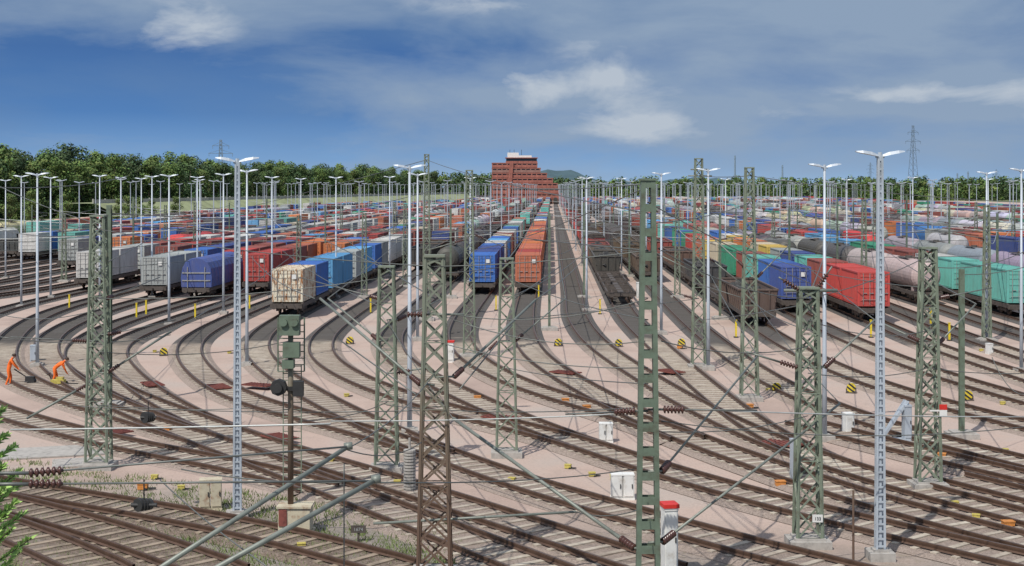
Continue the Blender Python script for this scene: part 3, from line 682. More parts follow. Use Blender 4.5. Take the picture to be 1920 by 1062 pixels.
W((20,806),(620,795),42,40,.02,.028,M_pale); W((620,790),(1150,777),38,35,.05,.018,M_pale); W((1300,768),(1925,782),35,40,.05,.018,M_pale)
for a,b_,Y0,Y1 in [((0,632),(320,628),52,55),((185,760),(790,770),51,40),((185,560),(725,520),51,51),((185,430),(815,500),51,37),((725,520),(950,500),51,54),((815,500),(1215,470),37,35),((725,760),(1190,765),51,36),((950,520),(1215,600),54,35),
  ((1240,470),(1515,560),35,40),((1240,640),(1515,650),35,40),((1515,560),(1740,480),40,48),((1740,500),(1925,470),48,55),((1405,470),(1740,540),68,48),((1515,700),(1740,690),40,48),((1740,690),(1925,700),48,50),((0,350),(185,420),60,51),((0,430),(185,440),90,51),
  ((185,660),(540,640),51,60),((850,590),(1215,560),37,35),((850,600),(1210,640),37,35),((590,560),(470,480),42,80),((1005,562),(1100,480),42,90),((1420,668),(1310,470),43,100),((1575,757),(1400,540),42,80),((320,622),(560,470),53,140),((50,785),(420,560),50,120),
  ((1640,600),(1480,470),50,140),((1830,570),(1640,450),50,150),((615,560),(760,440),54,160),((1060,560),(1040,430),57,200),((880,432),(1215,470),108,35),((800,432),(560,430),108,120),((1310,465),(1095,460),80,120),((1310,470),(1850,480),80,95),((1405,440),(1925,430),68,75),
  ((0,520),(560,470),100,150),((0,470),(683,440),150,130),((683,430),(1095,430),130,120),((1095,425),(1850,420),120,95),((240,330),(0,352),100,60),((800,300),(420,400),108,160),((800,300),(1215,400),108,35),((1310,330),(1405,330),80,68),((1405,330),(1925,380),68,80),((1215,350),(880,470),35,85),
  ((1215,380),(1600,560),35,60),((640,840),(790,830),25,36),((700,905),(1190,880),22.6,34),((1080,960),(1200,955),37,35),((500,1062),(300,900),22,26),((645,870),(645,1075),25,25),((650,842),(815,700),25,37),((850,785),(725,600),41,51),((1920,740),(1860,670),46,48),
  ((1240,790),(1925,800),35,38),((1515,780),(1240,810),40,35),((130,760),(470,765),51,51),((560,790),(725,755),42,51),((950,600),(1310,560),54,80),((1310,600),(1515,570),80,40),
  ((725,580),(530,470),52,110),((815,640),(1215,690),37,35),((950,690),(1215,720),54,35),((1515,620),(1405,560),40,68),((1740,620),(1515,600),48,40),((815,560),(640,440),37,110),((1515,560),(1560,430),40,150),((1740,480),(1700,400),48,150),((185,500),(320,420),51,160),((950,490),(1000,410),54,180),
  ((0,590),(185,580),60,51),((205,400),(560,410),67,145),((205,420),(800,440),67,108),((1215,420),(1405,380),35,68),((1405,360),(1740,470),68,48),((1803,515),(1925,500),58,60),((560,415),(880,340),145,85),((880,340),(1215,345),85,35),((725,505),(560,420),51,145),((1310,400),(1570,380),80,150),((950,560),(1100,470),54,110),((340,880),(640,905),26,24)]:
    W(a,b_,Y0,Y1,R.uniform(.05,.35),.009+.00007*(Y0+Y1))
# span wires between the middle-distance masts
for i,(px,by,ty) in enumerate(tops):
    Ya=G(px,by)[1]; near=sorted(tops,key=lambda t:abs(t[0]-px)+abs(t[1]-by)*1.5)[1:4]
    for (qx,qb,qt) in near[:2 if i%2 else 3]:
        if qx<=px: continue
        Yb=G(qx,qb)[1]; f1=R.uniform(.05,.35)
        W((px,ty+(by-ty)*f1),(qx,qt+(qb-qt)*f1),Ya,Yb,R.uniform(.3,1.2),.010+.00007*(Ya+Yb),M_pale if i%3==0 else M_wire)
for Yr,z in ((118,6.4),(140,6.6),(165,6.4),(195,6.5),(230,6.5),(320,6.5)):
    for a,b_ in ((-70,-30),(-30,0),(0,34),(34,75)):
        wire((XL(a,Yr),Yr,z+.6),(XL(b_,Yr),Yr,z+.6),1.0,.016+.00006*Yr,M_pale if Yr!=140 else M_wire); wire((XL(a,Yr),Yr,z-.5),(XL(b_,Yr),Yr,z-.5),.1,.016+.00006*Yr,M_wire)
for L in (-46.5,-37,-28.6,-16.2,-11.4,-6.7,-2.3,2.1,6.1,10.6,15.3,19.9,29,41.4):
    wire((XL(L,100),100,5.6),(XL(L,420),420,5.6),.0,.016)
for px,py,Y in ((278,783,44),(270,947,27)):
    mb=MB(); p=P(px,py,Y); k=.65 if Y<30 else .9
    for i in range(4): mb.tube(p+Vector((-.12+i*.06,-.03+.02*i,0)),p+Vector((-.08+i*.06,.03+.02*i,0)),(.2-.01*i)*k,n=16)
    mb.tube(p-Vector((.25,0,0)),p+Vector((.25,0,0)),.04,n=8); mb.tube(p,p+Vector((0,0,.5)),.015,n=6)
    free_obj('wire_pulley',mb,[M_dark],'dark round pulley hanging on an overhead wire','pulley',False)
# ---------------------------------------------------------------- signal
xs,Ys=G(545,1000)
def ps(px,py,dy=0): return P(px,py,Ys)-Vector((xs,Ys-dy,0))
mb=MB(); mb.rings([(0,0,.8),(0,0,ps(0,590).z)],[.09,.08],10); pole=mb.mesh('pole',[M_mastrust],True)
zt=ps(0,590).z;z2=ps(0,685).z
mb=MB(); mb.box(0,-.15,(zt+ps(0,628).z)/2,.6,.35,.6); mb.box(.05,-.12,ps(0,655).z,.5,.3,.45); mb.box(-.05,-.1,z2+.05,.35,.3,.25); mb.box(0,0,(zt+z2)/2,.1,.1,zt-z2)
for x in (-.16,.16): mb.tube((x,-.42,(zt+ps(0,628).z)/2+.1),(x,-.3,(zt+ps(0,628).z)/2+.1),.12,n=10)
for x in (-.4,.4): mb.beam((x,.1,z2-.2),(x,.1,zt-.1),.04,.04)
for i in range(9): mb.beam((-.4,.1,z2-.2+i*.2),(.4,.1,z2-.2+i*.2),.03,.03)
h1=mb.mesh('signal_box',[M_mastg])
mb=MB(); zc=ps(0,725).z; mb.tube((-.33,-.3,zc),(-.33,-.02,zc),.25,n=8); mb.tube((-.33,-.45,zc),(-.33,-.3,zc),.14,n=14); mb.box(.05,-.1,zc-.05,.7,.1,.12); mb.box(.25,-.1,zc-.05,.3,.25,.45); hd=mb.mesh('signal_head',[M_dark])
mb=MB()
for x in (-.25,.3): mb.beam((x,.15,1.2),(x,.15,z2),.03,.03)
for i in range(28):
    if 1.3+i*.22<z2: mb.beam((-.25,.15,1.3+i*.22),(.3,.15,1.3+i*.22),.025,.025)
lad=mb.mesh('ladder',[M_mast])
mb=MB(); mb.box(.15,0,.45,.95,.7,.75); mb.box(.15,0,.86,1.05,.8,.06); mb.box(.15,0,.04,1.1,.9,.08); bx=mb.mesh('base_cabinet',[M_beige])
mb=MB(); mb.box(-.18,-.37,.55,.24,.03,.5); bd=mb.mesh('hatch',[M_rust])
thing('railway_signal',[('pole',pole,Z0),('signal_box',h1,Z0),('signal_head',hd,Z0),('ladder',lad,Z0),('base_cabinet',bx,Z0,[('hatch',bd,Z0)])],(xs,Ys,0),0,1,None,'green railway signal on slim post above beige cabinet','signal')
# ---------------------------------------------------------------- cabinets and small props
def cabinet(px,by,w,h,mat,lab,n=1,cap=None):
    x,Y=G(px,by); s=Y/F; w*=s;h*=s; parts=[]
    mb=MB()
    for i in range(n):
        xo=(i-(n-1)/2)*(w/n); ww=w/n*.94
        mb.box(xo,0,h*.5+.05,ww,.4,h*.9); mb.box(xo,0,h*.98,ww*1.05,.46,h*.05); mb.box(xo,0,.04,w/n*1.02,.44,.08)
    parts.append(('housing',mb.mesh('housing',[mat]),Z0))
    for i in range(n):
        xo=(i-(n-1)/2)*(w/n); ww=w/n*.94
        m2=MB(); m2.box(xo,-.21,h*.5+.05,ww*.84,.025,h*.8); m3=MB(); m3.box(xo+ww*.3,-.235,h*.55,.03,.03,.14)
        parts.append(('door',m2.mesh('door',[mat]),Z0,[('handle',m3.mesh('handle',[M_dark]),Z0)]))
    if cap:
        m4=MB(); m4.box(0,0,h+.03,w*1.1,.5,.1); parts.append(('cap',m4.mesh('cap',[cap]),Z0))
    thing('trackside_cabinet',parts,(x,Y,.02),R.uniform(-.1,.3),1,None,lab,'cabinet','trackside cabinets')
cabinet(1136,830,26,36,M_white,'white double-door trackside cabinet on gravel',2); cabinet(1167,937,44,48,M_white,'pair of white weathered trackside cabinets',2)
cabinet(1255,1085,27,135,M_white,'tall white cabinet with red top beside a mast',1,M_red); cabinet(395,957,42,58,M_beige,'pair of beige rust-stained trackside cabinets',2)
cabinet(1590,815,18,40,M_white,'narrow white trackside cabinet',1); cabinet(845,680,13,38,M_white,'small white cabinet with red cap',1,M_red); cabinet(1700,830,14,70,M_galv,'slim grey steel trackside cabinet'); cabinet(63,680,12,32,M_galv,'small grey trackside box')
cabinet(1490,905,12,80,M_galv,'slim grey steel trackside cabinet');cabinet(1200,560,14,30,M_white,'small white trackside cabinet');cabinet(1855,665,10,20,M_white,'small white trackside cabinet')
mb=MB()
for i in range(14): mb.rings([(0,0,.05+i*.1),(0,0,.12+i*.1)],[.2,.2],14)
mb.rings([(0,0,0),(0,0,1.8)],[.04,.04],8); x,y=G(768,925); obj('tension_weight',mb.mesh('tension_weight',[M_conc]),None,(x,y,0),0,1.05,label='stack of round concrete tension weights by a mast',category='weight')
def swm(mat,mat2):
    mb=MB(); mb.box(0,0,.2,.55,.4,.3); mb.box(0,0,.37,.6,.46,.05); a=mb.mesh('housing',[mat]); mb=MB(); mb.box(.5,0,.1,.5,.12,.08); mb.box(.2,-.25,.1,.1,.14,.1); mb.box(.35,-.2,.08,.5,.06,.05); b_=mb.mesh('drive_rod',[mat2]); return [('housing',a,Z0),('drive_rod',b_,Z0)]
SO,SY=swm(M_orange,M_dark),swm(M_yell2,M_dark)
for px,py in ((313,812),(1463,915),(1890,992),(268,920),(1100,770),(1405,768),(1765,862),(1275,655),(1060,757),(560,745),(895,752)):
    x,y=G(px,py); thing('switch_machine',SO,(x,y,.02),R.uniform(-.4,.4),.6,None,'small orange point motor box beside the track','point motor','point motors beside the tracks')
for px,py in ((430,664),(290,900),(745,910),(1010,1020),(1830,975),(1110,895),(340,920),(1840,660),(1880,760),(1065,880),(1790,950),(565,1030),(1150,900),(290,662),(650,745),(1885,850),(1440,735),(960,905),(620,870)):
    x,y=G(px,py); thing('track_contact_box',SY,(x,y,.02),R.uniform(-.5,.5),.42,None,'small yellow track contact box on gravel','trackside box','yellow trackside boxes')
mb=MB(); mb.tube((0,-.1,.27),(0,.1,.27),.23,n=20); SD=mb.mesh('striped_disc',[M_stripe]); mb=MB(); mb.box(0,0,.03,.52,.36,.06); mb.box(-.23,.0,.12,.05,.26,.22); mb.box(.23,.0,.12,.05,.26,.22); SS=mb.mesh('stand',[M_frame])
for px,py in ((307,668),(656,646),(1047,650),(1160,651),(1278,650),(1456,737),(1596,738),(1814,752)):
    x,y=G(px,py); thing('striped_marker',[('striped_disc',SD,Z0),('stand',SS,Z0)],(x,y,.02),R.uniform(-.35,.35),1,None,'round yellow and black striped marker beside a track','marker','striped track markers')
mb=MB(); mb.box(0,0,.6,.12,.12,1.2); mb.box(0,0,1.22,.16,.16,.04); YP=mb.mesh('post',[M_yellow]); mb=MB(); mb.box(0,0,.04,.3,.3,.08); YB=mb.mesh('foot',[M_dark])
for px,py in ((130,580),(256,598),(274,592),(366,600),(468,582),(695,588),(930,583),(1125,590),(1380,634),(1633,634),(1497,612),(1780,640),(1745,610),(1010,560)):
    x,y=G(px,py); thing('marker_post',[('post',YP,Z0),('foot',YB,Z0)],(x,y,.02),0,1,None,'yellow marker post at the end of a storage track','post','yellow marker posts')
mb=MB(); mb.box(0,0,.3,1.2,2.2,.06)
for i in range(9): mb.box(0,-1.0+i*.25,.345,1.15,.1,.03)
GP=mb.mesh('plate',[M_rust])
for px,py,yw in ((286,728,.5),(411,733,.5),(485,730,1.1),(212,818,.9),(525,830,.7),(1060,706,.9),(1256,704,.6),(1468,842,.9),(940,792,1.0)):
    x,y=G(px,py); obj('steel_cover_plate',GP,None,(x,y,0),yw,.75,label='rust-red ribbed steel plate covering the points',category='cover plate',group='rust-red cover plates')
for px,py,w,d in ((100,850,4,2.2),(870,950,1.6,1),(900,775,1.5,1),(150,870,2,1.6)):
    x,y=G(px,py); mb=MB(); mb.box(0,0,.035,w,d,.05); obj('concrete_slab',mb.mesh('concrete_slab',[M_conc]),None,(x,y,.02),.3,1,label='flat pale concrete slab lying in gravel',category='slab')
x,y=G(672,1018); mb=MB(); mb.box(0,0,.38,.44,.03,.22); mb.box(0,.03,.15,.06,.04,.4); pm=mb.mesh('board',[M_frame])
thing('number_board',[('board',pm,Z0),('lettering',textmesh('1674',.14,M_pale),(0,-.025,.33))],(x,y,.02),0,1,None,'small dark track number board with white digits','sign')
mb=MB(); x,y=G(1678,830); mb.beam((-.6,0,.1),(.5,0,1.7),.25,.1); mb.beam((-.5,.3,.1),(.5,.3,1.7),.1,.1); mb.beam((.5,0,0),(.5,0,1.7),.12,.12); mb.box(0,.1,.08,1.4,.7,.12); obj('buffer_stop',mb.mesh('buffer_stop',[M_galv]),None,(x,y,0),0,1,label='grey steel sloping buffer stop frame',category='buffer stop')
mb=MB(); x,y=G(1600,1062); mb.rings([(0,0,0),(0,0,2.1)],[.035,.03],8); obj('rusty_post',mb.mesh('rusty_post',[M_mastrust]),None,(x,y,0),label='thin rusty steel post in gravel',category='post')
# ---------------------------------------------------------------- people
def person(px,py,yaw,J,label,scale=1.0):
    x,y=G(px,py)
    names=list(J['v']); vs=[J['v'][n][:3] for n in names]; rs=[J['v'][n][3] for n in names]; idx={n:i for i,n in enumerate(names)}
    me=bpy.data.meshes.new('sk'); me.from_pydata(vs,[(idx[a],idx[b_]) for a,b_ in J['e']],[]); o=bpy.data.objects.new('sk',me); col.objects.link(o)
    o.modifiers.new('s','SKIN'); ss=o.modifiers.new('u','SUBSURF'); ss.levels=1; ss.render_levels=1
    for i,r in enumerate(rs): me.skin_vertices[0].data[i].radius=(r,r)
    me.skin_vertices[0].data[0].use_root=True
    dg=bpy.context.evaluated_depsgraph_get(); bm_=bpy.data.meshes.new_from_object(o.evaluated_get(dg)); bpy.data.objects.remove(o)
    bm_.materials.clear()
    for m in (M_skin,M_hiv,M_boot): bm_.materials.append(m)
    V=[Vector(v) for v in vs]
    for p in bm_.polygons:
        c=p.center; n=names[min(range(len(V)),key=lambda i:(V[i]-c).length-rs[i])]
        p.material_index=0 if n[0] in 'h' else (2 if n[:2]=='ft' else 1); p.use_smooth=True
    root=obj('person',bm_,None,(x,y,.02),yaw,scale,label=label,category='person')
    hd=V[idx['head']]; mb=MB(); mb.rings([hd+Vector((-.02,0,.02)),hd+Vector((-.02,0,.07)),hd+Vector((-.02,0,.12)),hd+Vector((-.02,0,.14))],[.118,.115,.08,.02],12); obj('hair',mb.mesh('hair',[M_hair],True),root)
    for s in (-1,1):
        mb=MB(); q=hd+Vector((.1,.035*s,.0)); mb.rings([q-Vector((.01,0,0)),q+Vector((.012,0,0))],[.012,.008],6); obj('eye',mb.mesh('eye',[M_dark]),root)
    return root
def skeleton(bend,handz,reach,step):
    v={};e=[]
    cx=math.sin(bend)*.5;cz=.92+math.cos(bend)*.5
    v['pelvis']=(0,0,.92,.15); v['waist']=(cx*.45,0,.92+(cz-.92)*.45,.135); v['chest']=(cx*.85,0,.92+(cz-.92)*.85,.165)
    v['neck']=(cx*1.12,0,.92+(cz-.92)*1.1,.06); hx,hz=cx*1.12+.1+.12*math.sin(bend),.92+(cz-.92)*1.1+.16*math.cos(bend*.8)
    v['head']=(hx,0,hz,.1); v['hnose']=(hx+.11,0,hz-.02,.018)
    e+=[('pelvis','waist'),('waist','chest'),('chest','neck'),('neck','head'),('head','hnose')]
    for s,t in ((1,'l'),(-1,'r')):
        v['shou'+t]=(cx*.95,.2*s,.92+(cz-.92)*.95,.075); v['elb'+t]=(cx*.95+reach*.45,.25*s,(cz*.95+handz)/2+.02,.052); wx=cx*.95+reach; v['wri'+t]=(wx,.16*s,handz,.034); v['hpalm'+t]=(wx+.06,.15*s,handz-.05,.036)
        e+=[('chest','shou'+t),('shou'+t,'elb'+t),('elb'+t,'wri'+t),('wri'+t,'hpalm'+t)]
        for k,(dy,ln) in enumerate(((-.03,.07),(-.01,.085),(.01,.08),(.03,.06))):
            v['hf%d%s'%(k,t)]=(wx+.06+ln*.6,.15*s+dy,handz-.08,.009); v['hg%d%s'%(k,t)]=(wx+.07+ln*.5,.15*s+dy,handz-.12,.008); e+=[('hpalm'+t,'hf%d%s'%(k,t)),('hf%d%s'%(k,t),'hg%d%s'%(k,t))]
        v['hth'+t]=(wx+.08,(.15-.06)*s,handz-.06,.011); e.append(('hpalm'+t,'hth'+t))
        f=step*s; v['chip'+t]=(0,.1*s,.86,.105); v['knee'+t]=(.08+f*.5,.12*s,.48,.07); v['ank'+t]=(-.02+f,.13*s,.1,.05); v['fttoe'+t]=(.17+f,.14*s,.05,.045); v['ft'+t]=(-.03+f,.13*s,.05,.05)
        e+=[('pelvis','chip'+t),('chip'+t,'knee'+t),('knee'+t,'ank'+t),('ank'+t,'ft'+t),('ft'+t,'fttoe'+t)]
    return dict(v=v,e=e)
person(102,722,0.4,skeleton(1.0,.6,.24,.14),'track worker in orange hi-vis clothes bending over a yellow machine',.97)
person(16,724,0.3,skeleton(.3,.9,.35,.1),'track worker in orange hi-vis clothes pushing a track tool',.97)
x,y=G(118,724); mb=MB(); mb.box(0,0,.22,.7,.4,.2); mb.box(.1,0,.38,.35,.28,.14); a=mb.mesh('engine',[M_yell2]); mb=MB()
for i in (-.35,.35):
    for j in (-.25,.25): mb.tube((i,j-.03,.11),(i,j+.03,.11),.1,n=12)
mb.beam((-.35,0,.3),(-.5,0,.62),.04,.04); mb.beam((-.5,-.25,.62),(-.5,.25,.62),.04,.04); mb.box(.6,0,.1,.9,.06,.06); mb.box(0,0,.1,.8,.5,.03)
thing('track_machine',[('engine',a,Z0),('wheels_and_handle',mb.mesh('wheels_and_handle',[M_dark]),Z0)],(x-.25,y,.02),0,1,None,'small yellow motorised track tool on wheels','tool')
x,y=G(46,722); mb=MB(); mb.beam((-.55,0,.82),(.4,0,.2),.05,.05); mb.tube((.4,-.2,.18),(.4,.2,.18),.17,n=14); mb.box(.3,0,.3,.45,.3,.25); obj('track_trolley',mb.mesh('track_trolley',[M_dark]),None,(x,y,.02),label='dark hand-pushed track tool with wheel',category='tool')
# ---------------------------------------------------------------- building
BY=850; pm_=BY/F
def bx(px): return (px-960)*pm_
root=obj('brick_control_tower',None,None,(bx(984),BY,0),label='stepped red-brick office tower with dark window bands',category='building'); cx=bx(984)
rights=[1056,1054,1050,1046,1037,1026,1014,1008]; lefts=[922,922,922,922,922,922,922,922]; fh=3.15
for i,(l,r) in enumerate(zip(lefts,rights)):
    dp=20-i*1.2; xa,xb=bx(l)-cx,bx(r)-cx; z=i*fh; mb=MB()
    mb.box((xa+xb)/2,dp/2+i*.9,z+1.0,xb-xa,dp,1.6); mb.box((xa+xb)/2,dp/2+i*.9,z+2.85,xb-xa+.3,dp+.3,.6)
    k=int((xb-xa)/3)
    for j in range(k+1):
        mb.box(xa+.3+j*(xb-xa-.6)/k,i*.9+.1,z+2.18,.8,.2,.75)
    mb.box((xa+xb)/2,dp/2+i*.9,z+.1,xb-xa-.4,dp-.4,.2)
    mb.box(bx(952+i)-cx,i*.9-.5,z+1.57,2.4,1.4,3.14)
    obj('storey_wall',mb.mesh('storey_wall',[M_brick]),root)
    mb=MB(); mb.box((xa+xb)/2,dp/2+i*.9,z+2.175,xb-xa-.5,dp-.5,.74); obj('window_band',mb.mesh('window_band',[M_glass]),root)
z=8*fh
mb=MB(); xa,xb=bx(948)-cx,bx(1008)-cx; mb.box((xa+xb)/2,12,z+.5,xb-xa,10,1.0); mb.box((xa+xb)/2,12,z+3.0,xb-xa+.6,11,.5); obj('control_room',mb.mesh('control_room',[M_brick]),root)
mb=MB(); mb.box((xa+xb)/2,12,z+1.87,xb-xa-.6,9.6,1.74); obj('control_room_window',mb.mesh('control_room_window',[M_glass]),root)
mb=MB(); mb.box(bx(962)-cx,12,z+4.8,7,5,3.0); mb.box(bx(985)-cx,12,z+3.9,8,5,1.3); obj('roof_plant_room',mb.mesh('roof_plant_room',[M_white]),root)
for q in (956,964,978): mb=MB(); mb.tube((0,0,0),(0,0,3.8),.12,n=6); obj('antenna',mb.mesh('antenna',[M_dark]),root,(bx(q)-cx,12,z+4.4))
# embankment and barrier
a=Vector((-121,430,0)); b_=Vector((-24,1000,0)); d=(b_-a).normalized(); nn_=Vector((d.y,-d.x,0)); mb=MB()
mb.add([tuple(a+nn_*2),tuple(b_+nn_*2),tuple(b_-nn_*9+Vector((0,0,5.2))),tuple(a-nn_*9+Vector((0,0,5.2))),tuple(b_-nn_*24+Vector((0,0,5.2))),tuple(a-nn_*24+Vector((0,0,5.2)))],[(0,1,2,3),(3,2,4,5)])
mg=simple('embankment_grass',(.27,.3,.16),.95,0,.4,.15,obj=False); obj('embankment',mb.mesh('embankment',[mg]),kind='structure',label='pale green grassy embankment beside the yard')
mb=MB(); n=70; a2=a-nn_*9.5+Vector((0,0,5.2)); b2=b_-nn_*9.5+Vector((0,0,5.2)); yw=-math.atan2(b_.x-a.x,b_.y-a.y)
for i in range(n):
    p=a2.lerp(b2,(i+.5)/n); mb.box(p.x,p.y,p.z+.6,.3,(b2-a2).length/n+.0,1.2,0,yw); q=a2.lerp(b2,i/n); mb.box(q.x,q.y,q.z+.7,.45,.4,1.5,0,yw)
obj('noise_barrier',mb.mesh('noise_barrier',[M_barrier]),label='long pale panelled noise barrier along the woods',category='barrier')
for px,py,w,h,c,lab in ((1465,392,60,14,M_white,'low white shed'),(905,384,26,16,M_white,'low white depot shed')):
    x,y=G(px,py); s=y/F; mb=MB(); mb.box(0,0,h*s/2,w*s,8,h*s); r=mb.mesh('wall',[c]); mb=MB(); mb.box(0,0,h*s+.2,w*s+1,9,.4)
    wins=[]
    for k in range(5): m3=MB(); m3.box(0,0,0,w*s/11,.06,h*s*.35); wins.append(('window',m3.mesh('window',[M_glass]),((k-2)*w*s/5.5,-4.03,h*s*.45)))
    thing('shed',[('wall',r,Z0),('roof',mb.mesh('roof',[M_frame]),Z0)]+wins,(x,y,0),0,1,None,lab+' beyond the tracks','shed')
# ---------------------------------------------------------------- trees
def crown(seed,h,r,n,leaf_=.8,base=.3,lobes=16,tone=(.045,.085,.02),mb=None,off=(0,0,0)):
    q=random.Random(seed); mb=mb or MB(); lb=[]
    for i in range(lobes):
        t=q.random(); zz=h*(base+(1-base)*t*.86); rr=r*math.sqrt(max(.05,1-(t*1.05)**2.2))*q.uniform(.3,.8); a=q.uniform(0,6.28)
        lb.append((math.cos(a)*rr,math.sin(a)*rr,zz,r*q.uniform(.3,.5),q.uniform(.6,1.4)))
    for i in range(n):
        x,y,z,lr,tn=lb[i%lobes]
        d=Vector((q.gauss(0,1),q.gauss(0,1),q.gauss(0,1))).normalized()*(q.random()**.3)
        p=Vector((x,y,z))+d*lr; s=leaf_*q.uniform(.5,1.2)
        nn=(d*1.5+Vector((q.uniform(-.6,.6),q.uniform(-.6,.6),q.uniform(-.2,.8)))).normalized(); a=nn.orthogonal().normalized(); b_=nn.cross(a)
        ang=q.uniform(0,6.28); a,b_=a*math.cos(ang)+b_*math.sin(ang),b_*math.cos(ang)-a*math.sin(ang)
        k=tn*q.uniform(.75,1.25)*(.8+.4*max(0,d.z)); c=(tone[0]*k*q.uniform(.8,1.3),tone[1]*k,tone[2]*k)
        o=Vector(off)
        mb.add([tuple(o+p+a*s*.5),tuple(o+p+b_*s*.4),tuple(o+p-a*s*.5),tuple(o+p-b_*s*.4)],[(0,1,2,3)],0,c)
    return mb
def trunk(seed,h,r0):
    q=random.Random(seed); mb=MB(); mb.rings([(0,0,0),(.1,0,h*.3),(0,.15,h*.6),(.1,0,h*.8)],[r0,r0*.75,r0*.45,r0*.12],8)
    for i in range(7):
        a=q.uniform(0,6.28);z=h*q.uniform(.25,.6);l=h*.18; mb.rings([(0,0,z),(math.cos(a)*l*.6,math.sin(a)*l*.6,z+l*.5),(math.cos(a)*l,math.sin(a)*l,z+l*1.1)],[r0*.35,r0*.22,r0*.06],6)
    return mb.mesh('trunk',[M_bark],True)
tones=[(.085,.155,.04),(.12,.2,.045),(.07,.13,.045),(.155,.24,.06),(.095,.175,.065),(.065,.115,.04)]
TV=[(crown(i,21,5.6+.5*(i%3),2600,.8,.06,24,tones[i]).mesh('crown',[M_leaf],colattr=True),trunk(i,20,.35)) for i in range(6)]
edge=[(-190,345),(-162,405),(-148,500),(-137,620),(-116,760),(-84,900),(-54,1040)]
def edgept(t):
    t*=len(edge)-1;i=min(int(t),len(edge)-2);f=t-i; return edge[i][0]*(1-f)+edge[i+1][0]*f,edge[i][1]*(1-f)+edge[i+1][1]*f
for row in range(3):
    for k in range(86):
        t0=(k+R.random()*.9)/86; x,y=edgept(t0); x-=row*6.5+R.uniform(0,4); y+=row*4
        s=R.uniform(.82,1.1)*(1.02+.08*row)+.04*math.sin(t0*40); c,t=R.choice(TV)
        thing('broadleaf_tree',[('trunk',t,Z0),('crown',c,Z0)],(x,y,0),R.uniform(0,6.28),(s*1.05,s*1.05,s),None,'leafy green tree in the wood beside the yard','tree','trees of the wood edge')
for px,py,s in ((222,425,.38),(240,432,.42),(262,430,.4),(20,440,.45),(285,420,.36),(330,405,.4),(60,432,.5),(120,425,.45)):
    y=min(G(px,py)[1],360); x=(px-960)/F*y; c,t=TV[3]; thing('broadleaf_tree',[('trunk',t,Z0),('crown',c,Z0)],(x,y,0),R.uniform(0,6),s,None,'bright green young tree beside the tracks','tree','young trees beside the tracks')
mb=MB()
for i in range(300):
    px=1040+R.random()*960; y=R.uniform(1015,1180); x=(px-960)/F*y; hh=R.uniform(14,19)+(y-1015)*.012
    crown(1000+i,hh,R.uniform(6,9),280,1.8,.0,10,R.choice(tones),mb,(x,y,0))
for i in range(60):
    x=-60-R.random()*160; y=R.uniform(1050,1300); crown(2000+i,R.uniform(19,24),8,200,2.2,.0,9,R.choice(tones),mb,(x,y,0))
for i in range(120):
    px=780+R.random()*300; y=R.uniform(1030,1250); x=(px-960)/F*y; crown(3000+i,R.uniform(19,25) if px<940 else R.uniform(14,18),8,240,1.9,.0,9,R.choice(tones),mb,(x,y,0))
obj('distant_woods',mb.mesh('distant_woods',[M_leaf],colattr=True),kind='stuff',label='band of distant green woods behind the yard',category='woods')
mb=MB(); q=random.Random(5); th=7.3
mb2=MB(); mb2.rings([(0,0,0),(0,0,3.5),(0,0,th)],[.1,.07,.02],8)
for i in range(100):
    z=th*(.1+.88*i/100); a=i*2.4+q.uniform(-.3,.3); l=min((1-z/th)*1.7+.12,.8)*q.uniform(.65,1.15); tip=Vector((math.cos(a)*l,math.sin(a)*l,z+l*.7)); b0=Vector((0,0,z)); mb2.beam(b0,tip,.018,.018)
    for k in range(95):
        t=q.uniform(.15,1); p=b0.lerp(tip,t); d=Vector((q.uniform(-1,1),q.uniform(-1,1),q.uniform(-.4,1))).normalized()*q.uniform(.06,.13)+(tip-b0).normalized()*.06; w=d.orthogonal().normalized()*.02
        kk=q.uniform(.6,1.4); mb.add([tuple(p-w),tuple(p+d*.5+w*1.4),tuple(p+d),tuple(p+d*.4-w*1.2)],[(0,1,2,3)],0,(.33*kk,.5*kk,.14*kk))
thing('pine_tree',[('trunk',mb2.mesh('trunk',[M_bark]),Z0),('crown',mb.mesh('needles',[M_leaf],colattr=True),Z0)],(-9.7,25.3,0),0,1,None,'young light green pine tree with fine needles','tree')
mb=MB(); q=random.Random(9)
for i in range(1300):
    px=q.uniform(-50,860);py=q.uniform(860,1100)
    if py<860+px*.14: continue
    x,y=G(px,py)
    for k in range(14):
        a=q.uniform(0,6.28);l=q.uniform(.05,.2); bx_,by_=x+q.gauss(0,.18),y+q.gauss(0,.18); kk=q.uniform(.6,1.4)
        mb.add([(bx_-.015,by_,.02),(bx_+.015,by_,.02),(bx_+math.cos(a)*l*.6,by_+math.sin(a)*l*.6,.02+l)],[(0,1,2)],0,(.15*kk,.2*kk,.06*kk))
obj('weeds',mb.mesh('weeds',[M_leaf],colattr=True),kind='stuff',label='sparse green weeds growing in gravel',category='weeds')
mb=MB(); vs=[];N=160
for i in range(N+1):
    px=-200+i*2400/N; Yh=4500; z=12+ 44*math.exp(-((px-1050)/62)**4)+26*math.exp(-((px-1170)/70)**2)+18*math.exp(-((px-1330)/120)**2)+10*math.sin(px*.02)+3*math.sin(px*.13)+14*math.exp(-((px-360)/60)**2)
    vs+=[((px-960)/F*Yh,Yh,-5),((px-960)/F*Yh,Yh+200,max(2,z)),((px-960)/F*Yh,Yh+900,-5)]
mb.add(vs,[(3*i+j,3*i+3+j,3*i+4+j,3*i+1+j) for i in range(N) for j in (0,1)])
obj('hills',mb.mesh('hills',[M_hill],True),kind='structure',label='low blue-green wooded hills on the horizon')
